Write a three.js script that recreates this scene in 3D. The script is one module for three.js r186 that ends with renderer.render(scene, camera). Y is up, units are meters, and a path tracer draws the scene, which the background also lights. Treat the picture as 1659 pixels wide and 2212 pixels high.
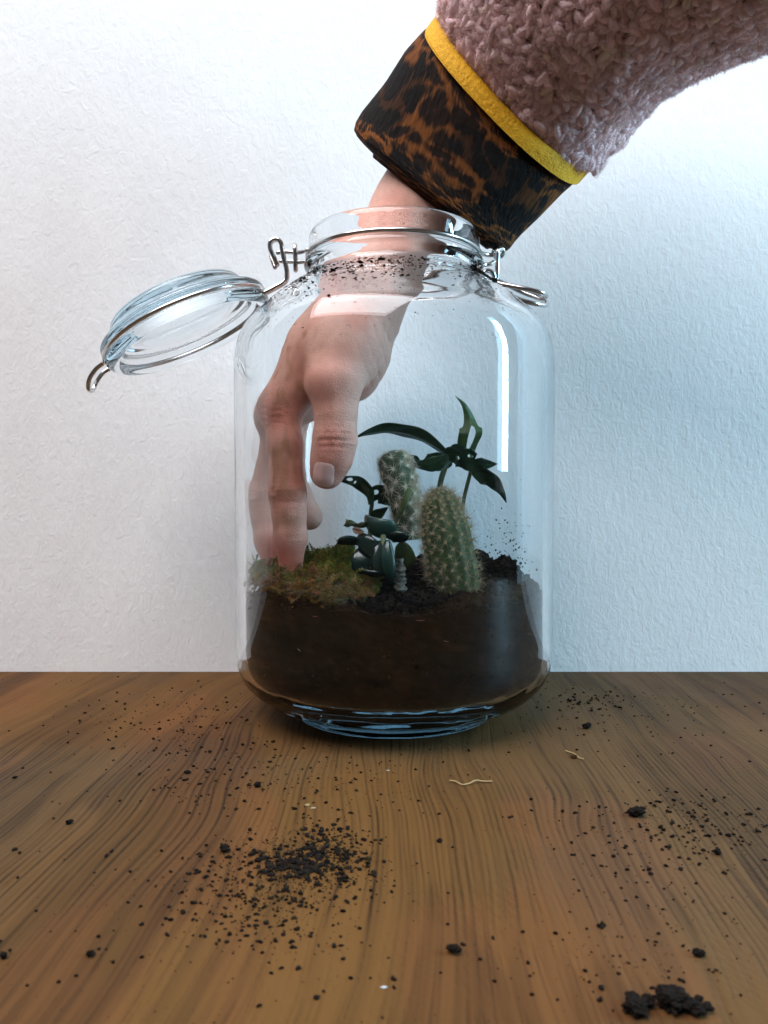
import * as THREE from 'three';
import { mergeGeometries, mergeVertices } from 'three/addons/utils/BufferGeometryUtils.js';
import { MarchingCubes } from 'three/addons/objects/MarchingCubes.js';
import { RectAreaLightUniformsLib } from 'three/addons/lights/RectAreaLightUniformsLib.js';

// ---------------------------------------------------------------- camera, light, exposure
const scene = new THREE.Scene();
const FOV = 66, F = 1106 / Math.tan(Math.PI * FOV / 360), PITCH = -1 * Math.PI / 180;
const EYE = new THREE.Vector3(-0.0054, 0.1175, 0.434), WALL_Z = -0.099;
const camera = new THREE.PerspectiveCamera(FOV, 3 / 4, 0.01, 20);
camera.position.copy(EYE);
camera.rotation.x = PITCH;
camera.focus = 0.41;
camera.userData.fStop = 24;
const renderer = new THREE.WebGLRenderer({ antialias: true });
renderer.toneMapping = THREE.LinearToneMapping;
renderer.toneMappingExposure = 1.0;
renderer.shadowMap.enabled = true;
RectAreaLightUniformsLib.init();
scene.background = new THREE.Color(0.035, 0.038, 0.043);           // the dim rest of the room

function areaLight(w, h, color, intensity, at, to) {
  const l = new THREE.RectAreaLight(new THREE.Color(...color), intensity, w, h);
  l.position.set(...at); l.lookAt(...to); l.name = 'lamp_light';
  scene.add(l);
  return l;
}
const KEY_PANEL = { at: [-0.54, 1.72, 0.68], to: [-0.06, 0.16, -0.04], w: 1.6, h: 1.25, color: [1, 0.962, 0.985], power: 8.5 };  // added soft panel that gives the overhead key light
const WINDOW = { at: [1.5, 0.66, 0.32], to: [0, 0.48, 0.02], w: 0.14, h: 0.98, color: [0.42, 0.77, 1.0], power: 98 };
areaLight(KEY_PANEL.w, KEY_PANEL.h, KEY_PANEL.color, KEY_PANEL.power, KEY_PANEL.at, KEY_PANEL.to);
areaLight(WINDOW.w, WINDOW.h, WINDOW.color, WINDOW.power, WINDOW.at, WINDOW.to);

// ---------------------------------------------------------------- helpers
const V = (x, y, z) => new THREE.Vector3(x, y, z);
const lerp = (a, b, t) => a + (b - a) * t, clamp = (x, a = 0, b = 1) => Math.min(b, Math.max(a, x));
const smooth = (a, b, x) => { const t = clamp((x - a) / (b - a)); return t * t * (3 - 2 * t); };
let seed = 12345;
const rnd = () => { seed = (seed + 0x6d2b79f5) | 0; let t = Math.imul(seed ^ (seed >>> 15), 1 | seed); t = (t + Math.imul(t ^ (t >>> 7), 61 | t)) ^ t; return ((t ^ (t >>> 14)) >>> 0) / 4294967296; };
const rr = (a, b) => a + (b - a) * rnd();
const gauss = () => Math.sqrt(-2 * Math.log(rnd() + 1e-9)) * Math.cos(6.2832 * rnd());
const ray = (px, py) => V((px - 829.5) / F, (1106 - py) / F, -1).applyAxisAngle(V(1, 0, 0), PITCH);
// the real place of what the photograph shows at (px, py), at depth z in the scene / lying on the table
const at = (px, py, z) => { const r = ray(px, py), s = (z - EYE.z) / r.z; return EYE.clone().addScaledVector(r, s); };
const onTable = (px, py) => { const r = ray(px, py), s = -EYE.y / r.y; return EYE.clone().addScaledVector(r, s); };

const hash = (x, y, s) => { let h = Math.imul(x, 374761393) ^ Math.imul(y, 668265263) ^ Math.imul(s, 974711); h = Math.imul(h ^ (h >>> 13), 1274126177); h ^= h >>> 16; return (h >>> 0) / 4294967296; };
function noise(x, y, s = 0, px = 0, py = 0) {                       // value noise; px, py: periods
  let ix = Math.floor(x), iy = Math.floor(y);
  const fx = x - ix, fy = y - iy, u = fx * fx * fx * (fx * (fx * 6 - 15) + 10), v = fy * fy * fy * (fy * (fy * 6 - 15) + 10);
  let jx = ix + 1, jy = iy + 1;
  if (px) { ix = ((ix % px) + px) % px; jx = ((jx % px) + px) % px; }
  if (py) { iy = ((iy % py) + py) % py; jy = ((jy % py) + py) % py; }
  return lerp(lerp(hash(ix, iy, s), hash(jx, iy, s), u), lerp(hash(ix, jy, s), hash(jx, jy, s), u), v);
}
const fbm = (x, y, s = 0, n = 4) => { let a = 0.5, r = 0, t = 0; for (let i = 0; i < n; i++) { r += a * noise(x, y, s + i * 17); t += a; x *= 2.03; y *= 2.03; a *= 0.5; } return r / t; };
const hash3 = (x, y, z) => { let h = Math.imul(x, 374761393) ^ Math.imul(y, 668265263) ^ Math.imul(z, 2147483647 & 1442695041); h = Math.imul(h ^ (h >>> 13), 1274126177); h ^= h >>> 16; return (h >>> 0) / 4294967296; };
function noise3(x, y, z) {
  const ix = Math.floor(x), iy = Math.floor(y), iz = Math.floor(z), fx = x - ix, fy = y - iy, fz = z - iz;
  const u = fx * fx * (3 - 2 * fx), v = fy * fy * (3 - 2 * fy), w = fz * fz * (3 - 2 * fz);
  const p = (dz) => lerp(lerp(hash3(ix, iy, iz + dz), hash3(ix + 1, iy, iz + dz), u), lerp(hash3(ix, iy + 1, iz + dz), hash3(ix + 1, iy + 1, iz + dz), u), v);
  return lerp(p(0), p(1), w);
}
const S8 = (l) => { l = clamp(l); return Math.round(255 * (l <= 0.0031308 ? 12.92 * l : 1.055 * Math.pow(l, 1 / 2.4) - 0.055)); };
function texture(w, h, srgb, f) {                                   // f(x, y) in 0..1 gives a linear colour or a number
  const d = new Uint8Array(w * h * 4);
  for (let j = 0, o = 0; j < h; j++) for (let i = 0; i < w; i++, o += 4) {
    const c = f((i + 0.5) / w, (j + 0.5) / h);
    if (typeof c === 'number') d[o] = d[o + 1] = d[o + 2] = Math.round(255 * clamp(c));
    else for (let k = 0; k < 3; k++) d[o + k] = srgb ? S8(c[k]) : Math.round(255 * clamp(c[k]));
    d[o + 3] = 255;
  }
  const t = new THREE.DataTexture(d, w, h);
  t.magFilter = THREE.LinearFilter; t.wrapS = t.wrapT = THREE.RepeatWrapping;
  if (srgb) t.colorSpace = THREE.SRGBColorSpace;
  t.needsUpdate = true;
  return t;
}
const std = (o) => { const { color, ...rest } = o; const m = new THREE.MeshStandardMaterial(rest); if (color) m.color.setRGB(...color); return m; };
const phys = (o) => { const { color, ...rest } = o; const m = new THREE.MeshPhysicalMaterial(rest); if (color) m.color.setRGB(...color); return m; };
const names = {};
const numbered = (n) => { const k = names[n] = (names[n] ?? -1) + 1; return k ? n + '_' + String(k).padStart(3, '0') : n; };
function tag(o, label, category, group) { o.userData.label = label; o.userData.category = category; if (group) o.userData.group = group; return o; }
function mesh(name, g, m, parent) {
  const o = new THREE.Mesh(g, m); o.name = parent ? name : numbered(name); o.castShadow = o.receiveShadow = true;
  (parent ?? scene).add(o);
  return o;
}
function thing(name, label, category, pos = [0, 0, 0], group) {
  const o = new THREE.Group(); o.name = numbered(name); o.position.set(...pos); scene.add(o);
  return tag(o, label, category, group);
}
const local = (o, p) => p.clone().sub(o.position);
const tube = (pts, r, seg = 48, closed = false, rs = 10) => new THREE.TubeGeometry(new THREE.CatmullRomCurve3(pts, closed, 'centripetal'), seg, r, rs, closed);
function capped(pts, r, seg = 40, rs = 10) {                        // a wire with rounded ends
  const c = new THREE.CatmullRomCurve3(pts, false, 'centripetal');
  const g = [new THREE.TubeGeometry(c, seg, r, rs)];
  for (const e of [0, 1]) g.push(new THREE.SphereGeometry(r * 0.999, 10, 8).translate(...c.getPoint(e).toArray()));
  return mergeGeometries(g);
}
function grid(nu, nv, f, closeU = false) {                          // a surface of (nu+1) x (nv+1) points f(u, v)
  const p = [], uv = [], ix = [];
  for (let j = 0; j <= nv; j++) for (let i = 0; i <= nu; i++) { const q = f(i / nu, j / nv); p.push(q.x, q.y, q.z); uv.push(i / nu, j / nv); }
  for (let j = 0; j < nv; j++) for (let i = 0; i < nu; i++) { const a = j * (nu + 1) + i, b = a + 1, c = a + nu + 1, d = c + 1; ix.push(a, b, d, a, d, c); }
  const g = new THREE.BufferGeometry();
  g.setAttribute('position', new THREE.Float32BufferAttribute(p, 3)); g.setAttribute('uv', new THREE.Float32BufferAttribute(uv, 2));
  g.setIndex(ix); g.computeVertexNormals();
  if (closeU) { const n = g.attributes.normal; for (let j = 0; j <= nv; j++) { const a = j * (nu + 1), b = a + nu, q = V(n.getX(a) + n.getX(b), n.getY(a) + n.getY(b), n.getZ(a) + n.getZ(b)).normalize(); n.setXYZ(a, q.x, q.y, q.z); n.setXYZ(b, q.x, q.y, q.z); } }
  return g;
}

// ---------------------------------------------------------------- an added key panel and the window (outside the picture)
{
  const t = thing('added_key_panel', 'large soft light panel added high above the left of the table as key light', 'lamp', KEY_PANEL.at);  // softbox-like panel put in for the key light, no known fixture
  t.lookAt(...KEY_PANEL.to);                                             // +z towards the table
  mesh('panel_housing', new THREE.BoxGeometry(KEY_PANEL.w + 0.04, KEY_PANEL.h + 0.04, 0.04).translate(0, 0, -0.03), std({ color: [0.7, 0.7, 0.7], roughness: 0.6 }), t);
  mesh('panel_diffuser', new THREE.PlaneGeometry(KEY_PANEL.w, KEY_PANEL.h).translate(0, 0, -0.006), std({ color: [0.8, 0.8, 0.8], emissive: new THREE.Color(1, 0.962, 0.985), emissiveIntensity: 0.6, roughness: 0.9 }), t);
  const w = thing('window', 'tall narrow daylight window to the right of the table', 'window', WINDOW.at);
  w.lookAt(...WINDOW.to);
  const fm = std({ color: [0.75, 0.75, 0.75], roughness: 0.5 }), fw = 0.05;
  const fr = [];
  for (const s of [-1, 1]) { fr.push(new THREE.BoxGeometry(fw, WINDOW.h + 2 * fw, 0.06).translate(s * (WINDOW.w + fw) / 2, 0, -0.04)); fr.push(new THREE.BoxGeometry(WINDOW.w, fw, 0.06).translate(0, s * (WINDOW.h + fw) / 2, -0.04)); }
  mesh('window_frame', mergeGeometries(fr), fm, w);
  mesh('window_pane', new THREE.PlaneGeometry(WINDOW.w, WINDOW.h).translate(0, 0, -0.012), std({ color: [0.1, 0.1, 0.1], emissive: new THREE.Color(0.42, 0.77, 1.0), emissiveIntensity: 2, roughness: 0.3 }), w);
}

// ---------------------------------------------------------------- wall and table
{
  const N = 2048, T = 0.6;                                          // one tile of plaster relief is 0.6 m
  const bump = texture(N, N, false, (x, y) => {
    const P = (fx, fy, s) => noise(x * fx, y * fy, s, fx, fy);
    const wx = x + (P(120, 80, 91) - 0.5) * 0.004, wy = y + (P(100, 90, 92) - 0.5) * 0.006;
    const Q = (fx, fy, s) => noise(wx * fx, wy * fy, s, fx, fy);
    const a = Q(300, 190, 1), b = Q(480, 300, 2), c = Q(860, 620, 3), l = P(60, 40, 4), d = Q(190, 105, 6), e = Q(240, 100, 7);
    return 0.10 * l + 0.22 * a + 0.30 * b + 0.22 * c + 0.18 * smooth(0.45, 0.8, d) + 0.14 * smooth(0.55, 0.8, e);
  });
  const tint = texture(512, 512, true, (x, y) => { const v = 0.80 + 0.03 * (noise(x * 20, y * 14, 8, 20, 14) - 0.5) + 0.025 * (noise(x * 150, y * 110, 9, 150, 110) - 0.5); return [v, v * 0.997, v * 0.99]; });
  const g = new THREE.BoxGeometry(2.4, 2.8, 0.06).translate(0, 1.1, WALL_Z - 0.03);
  const p = g.attributes.position, uv = g.attributes.uv;
  for (let i = 0; i < p.count; i++) uv.setXY(i, p.getX(i) / T + 0.37, p.getY(i) / T + 0.11);
  const m = mesh('wall', g, std({ map: tint, bumpMap: bump, bumpScale: 0.00027, roughness: 0.85 }));
  m.userData.kind = 'structure';
}
{
  const W = 0.66, D = 0.58, ca = Math.cos(0.062), sa = Math.sin(0.062);
  const wood = (u, v) => {
    const X = (u - 0.5) * W, Z = v * D + WALL_Z, x = X * ca + Z * sa, z = -X * sa + Z * ca;
    const w1 = fbm(x * 9 + 3, z * 4.5, 11, 3) - 0.5, w2 = fbm(x * 34, z * 13, 12, 2) - 0.5;
    const xs = x + 0.034 * w1 + 0.0040 * w2;                         // the grain's own wandering line
    const k = xs * 430 + 1.8 * (fbm(xs * 95, z * 3.5, 27, 2) - 0.5), ph = k - Math.floor(k), id = noise(Math.floor(k) * 7.31 + 0.5, z * 2, 13);
    const line = smooth(0.15, 0.42, ph) * (1 - smooth(0.52, 0.85, ph)) * (0.15 + 0.85 * id) * (0.25 + 0.75 * smooth(0.35, 0.65, noise(x * 16 + 2, z * 7, 19)));
    const pore = smooth(0.60, 0.88, noise(xs * 2100, z * 34, 14)), fleck = smooth(0.62, 0.9, noise(xs * 900, z * 15, 15));
    const streak = fbm(xs * 210, z * 4, 16, 3);
    const rag = 0.10 * (noise(xs * 420, z * 20, 21) - 0.5) + 0.05 * (noise(xs * 1100, z * 40, 22) - 0.5);
    const fig = fbm(xs * 30 + 19.3, z * 5.5 + 4.4, 24, 3) + rag, plate = smooth(0.50, 0.60, fig);   // broad flames of late wood
    const tone = fbm(x * 9 + 4, z * 4 + 9, 17, 3), warm = fbm(x * 6 + 1, z * 6 + 3, 18, 3) + 0.6 * rag;
    const dark = clamp(0.46 * line + 0.30 * plate + 0.6 * (streak - 0.42) + 0.42 * pore * (0.5 + 0.5 * line) + 0.34 * fleck * (0.4 + line));
    return { dark, tone, warm, pore, line, fig, X, Z };
  };
  const N = 2048, M = 1800;
  const color = texture(N, M, true, (u, v) => {
    const s = wood(u, v), o = 0.25 + 0.75 * smooth(0.34, 0.62, s.warm);
    const li = [lerp(0.098, 0.120, o), lerp(0.055, 0.056, o), lerp(0.0230, 0.0150, o)], da = [lerp(0.022, 0.031, o), lerp(0.0135, 0.0145, o), lerp(0.0070, 0.0046, o)];
    const b = 0.78 + 0.24 * s.tone, red = smooth(0.58, 0.66, fbm(s.X * 18 + 40, s.Z * 6 + 2, 23, 3) + (s.fig - 0.5) * 0.3);
    const c = [0, 1, 2].map((i) => lerp(li[i], da[i], s.dark) * b);
    c[0] *= 1 + 0.10 * red; c[2] *= 1 + 0.10 * red;
    const scuff = smooth(0.60, 0.70, fbm(s.X * 190, s.Z * 120, 26, 3) - 0.12 + 0.40 * Math.exp(-(((s.X + 0.118) / 0.018) ** 2 + ((s.Z - 0.031) / 0.006) ** 2)) - 0.18);   // pale scuffs in the finish
    for (let i = 0; i < 3; i++) c[i] = lerp(c[i], [0.14, 0.095, 0.07][i], 0.5 * scuff);
    return c;
  });
  const bump = texture(1024, 900, false, (u, v) => { const s = wood(u, v); return 0.75 - 0.4 * s.pore - 0.3 * s.line; });
  const rough = texture(512, 450, false, (u, v) => { const n = 0.52 + 0.14 * fbm(u * 40, v * 18, 31, 3) + 0.1 * noise(u * 7, v * 6, 33); return [n, n, n]; });
  for (const t of [color, bump, rough]) t.wrapS = t.wrapT = THREE.MirroredRepeatWrapping;
  const g = new THREE.BoxGeometry(1.6, 0.03, 0.62).translate(0, -0.015, WALL_Z + 0.001 + 0.31);
  const p = g.attributes.position, uv = g.attributes.uv;
  for (let i = 0; i < p.count; i++) uv.setXY(i, p.getX(i) / W + 0.5, (p.getZ(i) - WALL_Z) / D);
  const m = mesh('table', g, phys({ map: color, bumpMap: bump, bumpScale: 0.00035, roughness: 1, roughnessMap: rough, specularIntensity: 0.22 }));
  m.userData.kind = 'structure'; tag(m, 'brown oak table top with wavy grain, sprinkled with soil', 'table');
}
// ---------------------------------------------------------------- the jar
const glass = phys({ color: [1, 1, 1], roughness: 0.0, transmission: 1, thickness: 0.004, ior: 1.36, attenuationColor: new THREE.Color(0.66, 0.83, 0.92), attenuationDistance: 0.07 });
glass.name = 'clear_glass';
const steel = std({ color: [0.62, 0.61, 0.6], metalness: 1, roughness: 0.22 });
function profile(points, n) {                                       // a smooth line through (radius, height) points; a third entry 1 keeps a corner
  const parts = []; let cur = [];
  for (const p of points) { cur.push(V(p[0], p[1], 0)); if (p[2]) { parts.push(cur); cur = [cur[cur.length - 1]]; } }
  parts.push(cur);
  const out = [];
  for (const c of parts) { if (c.length < 2) continue; const k = c.length === 2 ? 2 : (c.length - 1) * n, q = new THREE.CatmullRomCurve3(c, false, 'centripetal').getPoints(k); for (const v of q) if (!out.length || v.distanceTo(out[out.length - 1]) > 1e-6) out.push(v); }
  return out.map((v) => new THREE.Vector2(Math.max(0, v.x), v.y));
}
function lathe(points, n = 6, seg = 144) {
  const g = new THREE.LatheGeometry(profile(points, n), seg);
  g.deleteAttribute('uv');
  const m = mergeVertices(g, 1e-6);
  m.computeVertexNormals();
  return m;
}
const OUT = [[0, 0.0035], [0.040, 0.003], [0.0455, 0.0008], [0.0485, 0], [0.0525, 0.0004], [0.0548, 0.0022], [0.0562, 0.0048], [0.0605, 0.0068], [0.0685, 0.0094], [0.0762, 0.0145], [0.0822, 0.0215], [0.0850, 0.0290], [0.0858, 0.036], [0.0860, 0.06], [0.0861, 0.10], [0.0863, 0.15], [0.0864, 0.185], [0.0862, 0.1925], [0.0846, 0.2005], [0.0805, 0.2092], [0.0715, 0.2183], [0.0597, 0.2278], [0.0510, 0.2338], [0.0474, 0.2368], [0.0463, 0.2388], [0.0474, 0.2408], [0.0488, 0.2425], [0.0490, 0.2442], [0.0480, 0.2462], [0.0466, 0.2478], [0.0462, 0.2492], [0.0466, 0.2512], [0.0467, 0.2545], [0.0463, 0.2585], [0.0450, 0.2608], [0.0437, 0.2614]];
const INN = [[0.0426, 0.2608], [0.0420, 0.259], [0.0417, 0.254], [0.0417, 0.247], [0.0420, 0.240], [0.0440, 0.2352], [0.0500, 0.2302], [0.0570, 0.2250], [0.0680, 0.2158], [0.0760, 0.2080], [0.0795, 0.2005], [0.0808, 0.1925], [0.0810, 0.185], [0.0810, 0.15], [0.0808, 0.10], [0.0808, 0.06], [0.0808, 0.042], [0.0807, 0.0345], [0.0799, 0.0285], [0.0778, 0.0238], [0.0742, 0.0203], [0.069, 0.0180], [0.061, 0.0166], [0.045, 0.0160], [0, 0.0157]];
const innerR = (y) => { for (let i = 0; i < INN.length - 1; i++) if (y <= INN[i][1] && y >= INN[i + 1][1]) { const t = (y - INN[i + 1][1]) / (INN[i][1] - INN[i + 1][1] || 1); return lerp(INN[i + 1][0], INN[i][0], t); } return 0.08; };
const jar = thing('glass_jar', 'large clear glass clip-top jar with its lid swung open, planted as a terrarium', 'jar');
{
  const body = lathe([...OUT, ...INN], 5, 200), bp = body.attributes.position;
  for (let i = 0; i < bp.count; i++) {                              // the moulded glass is not quite true: ripples round the heel, a slight waviness in the wall
    const x = bp.getX(i), y = bp.getY(i), z = bp.getZ(i), r = Math.hypot(x, z), an = Math.atan2(z, x); if (r < 0.03) continue;
    const k = 1 + (0.0050 * smooth(0.034, 0.02, y) * (noise(an * 9 + 60, y * 420, 200) - 0.5) + 0.0012 * (noise(an * 5 + 60, y * 30, 201) - 0.5) + 0.0010 * smooth(0.17, 0.2, y) * (noise(an * 10 + 60, y * 120, 202) - 0.5));
    bp.setXYZ(i, x * k, y, z * k);
  }
  body.computeVertexNormals();
  mesh('jar_body', body, glass, jar);
  const wire = (pts, r = 0.00115, seg = 48, parent = jar) => mesh('wire', capped(pts, r, seg), steel, parent);
  // ring in the groove of the neck
  const ring = [], R = 0.0472;
  for (let i = 0; i <= 72; i++) { const a = i / 72 * Math.PI * 2; ring.push(V(R * Math.cos(a), 0.2486, R * Math.sin(a))); }
  ring.pop();
  mesh('neck_wire', tube(ring, 0.0011, 144, true, 10), steel, jar);
  const P = (x, y, z = 0) => at(x, y, z);
  const hinge = new THREE.Group(); hinge.name = 'hinge'; jar.add(hinge);
  for (const s of [1, -1]) {                                        // two wires run out from the neck, side by side
    wire([P(664, 540, 0.013 * s), P(650, 545, 0.007 * s), P(632, 545, 0.0042 * s), P(612, 544, 0.004 * s), P(600, 546, 0.004 * s)], 0.00115, 40, hinge);
    wire([P(664, 566, 0.011 * s), P(640, 566, 0.006 * s), P(622, 565, 0.0042 * s), P(606, 564, 0.004 * s)], 0.00115, 40, hinge);
  }
  mesh('clip', tube([P(637, 533, 0.0062), P(638, 553, 0.0068), P(638.5, 580, 0.0062), P(639, 585, 0), P(638.5, 580, -0.0062), P(638, 553, -0.0068), P(637, 533, -0.0062), P(637, 529, 0)], 0.0013, 64, true), steel, hinge);
  const hook = (z) => [P(598, 570, z * 0.7), P(588, 548, z), P(583, 535, z), P(584, 523, z), P(591, 517, z), P(600, 517, z), P(607, 525, z), P(609, 537, z), P(613, 557, z), P(618, 578, z), P(619.5, 592, z), P(618, 603, z), P(611, 611, z), P(597, 619, z), P(580, 628, z), P(567, 634, z)];
  wire(hook(0.0075), 0.0013, 90, hinge);
  wire(hook(-0.0075).map((p) => p.clone().add(V(0.0003, -0.0005, 0))), 0.0013, 90, hinge);
  wire([P(586, 553, 0.002), P(589, 563, 0.003), P(594, 577, 0.004)], 0.0014, 20, hinge);
  // latch on the right
  const latch = new THREE.Group(); latch.name = 'latch'; jar.add(latch);
  for (const s of [1, -1]) wire([P(1030, 546, 0.014 * s), P(1042, 548, 0.008 * s), P(1055, 551, 0.005 * s), P(1068, 551, 0.004 * s)], 0.00115, 40, latch);
  for (const s of [1, -1]) wire([P(1032, 574, 0.012 * s), P(1042, 572, 0.007 * s), P(1058, 571, 0.004 * s), P(1066, 566, 0.003 * s)], 0.00115, 40, latch);
  mesh('link_ring', tube([P(1066, 545, 0.003), P(1072, 538, 0.001), P(1081, 535, 0), P(1087, 541, -0.001), P(1086, 550, -0.003), P(1080, 556, -0.004), P(1071, 556, -0.001)], 0.00115, 60, true), steel, latch);
  wire([P(1083, 538, 0.0035), P(1075.5, 541, 0.0062), P(1075, 560, 0.0065), P(1073.5, 585, 0.0065), P(1072, 603, 0.0055)], 0.0013, 40, latch);
  wire([P(1083, 538, -0.0035), P(1075.5, 541, -0.0062), P(1075, 560, -0.0065), P(1074, 585, -0.0065), P(1072, 601, -0.0055)], 0.0013, 40, latch);
  mesh('coil', mergeGeometries([0, 1, 2].map((k) => new THREE.TorusGeometry(0.0033, 0.00125, 10, 30).rotateY(0.25).translate(...P(1055, 598, 0.009 - k * 0.0024).toArray()))), steel, latch);
  const bail = [P(1054, 607, 0.010), P(1075, 612, 0.0135), P(1110, 619, 0.017), P(1150, 627, 0.018), P(1172, 633, 0.016), P(1179, 637, 0.011), P(1180, 641, 0.004), P(1174, 641, -0.002), P(1150, 637, -0.008), P(1120, 626, -0.011), P(1095, 615, -0.011), P(1070, 603, -0.009)];
  wire(bail, 0.00125, 120, latch);
  wire([P(1057, 610, 0.009), P(1075, 622, 0.012), P(1095, 634, 0.015), P(1120, 646, 0.017), P(1150, 655, 0.017), P(1172, 659, 0.013), P(1181, 658, 0.006), P(1179, 652, -0.001), P(1160, 643, -0.006), P(1130, 632, -0.009), P(1100, 618, -0.010), P(1070, 606, -0.009)], 0.00125, 120, latch);

  // the lid, hanging open on the left
  const lid = new THREE.Group(); lid.name = 'lid'; jar.add(lid);
  lid.position.copy(at(402, 704, 0.0)); lid.rotation.z = 25.2 * Math.PI / 180;
  const LO = [[0, 0.0035], [0.020, 0.0032], [0.030, 0.0022], [0.0350, 0.0004], [0.0385, -0.0034], [0.0405, -0.0066], [0.0420, -0.0078], [0.0440, -0.0078], [0.0462, -0.0066], [0.0474, -0.0048], [0.0476, -0.0034], [0.0466, -0.0022], [0.0463, -0.0014], [0.0468, -0.0004], [0.0476, 0.0008], [0.0474, 0.0028], [0.0460, 0.0042], [0.0435, 0.0049], [0.0405, 0.0053], [0.0392, 0.0064], [0.0387, 0.0085], [0.0382, 0.0115], [0.0368, 0.0135], [0.0340, 0.0143], [0.020, 0.0146], [0, 0.0147]];
  mesh('lid_glass', lathe(LO.map((p) => [...p]), 5, 144), glass, lid);
  const band = []; for (let i = 0; i < 72; i++) { const a = i / 72 * Math.PI * 2; band.push(V(0.0470 * Math.cos(a), -0.0014, 0.0470 * Math.sin(a))); }
  mesh('lid_wire', tube(band, 0.0012, 144, true, 10), steel, lid);
  mesh('lid_tab', capped([V(-0.0452, -0.0014, 0.012), V(-0.0475, -0.0012, 0.0075), V(-0.0535, -0.0020, 0.0058), V(-0.0590, -0.0052, 0.0054), V(-0.0622, -0.0088, 0.0035), V(-0.0628, -0.0096, 0), V(-0.0622, -0.0088, -0.0035), V(-0.0590, -0.0052, -0.0054), V(-0.0535, -0.0020, -0.0058), V(-0.0475, -0.0012, -0.0075), V(-0.0452, -0.0014, -0.012)], 0.00125, 100), steel, lid);
}
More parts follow.
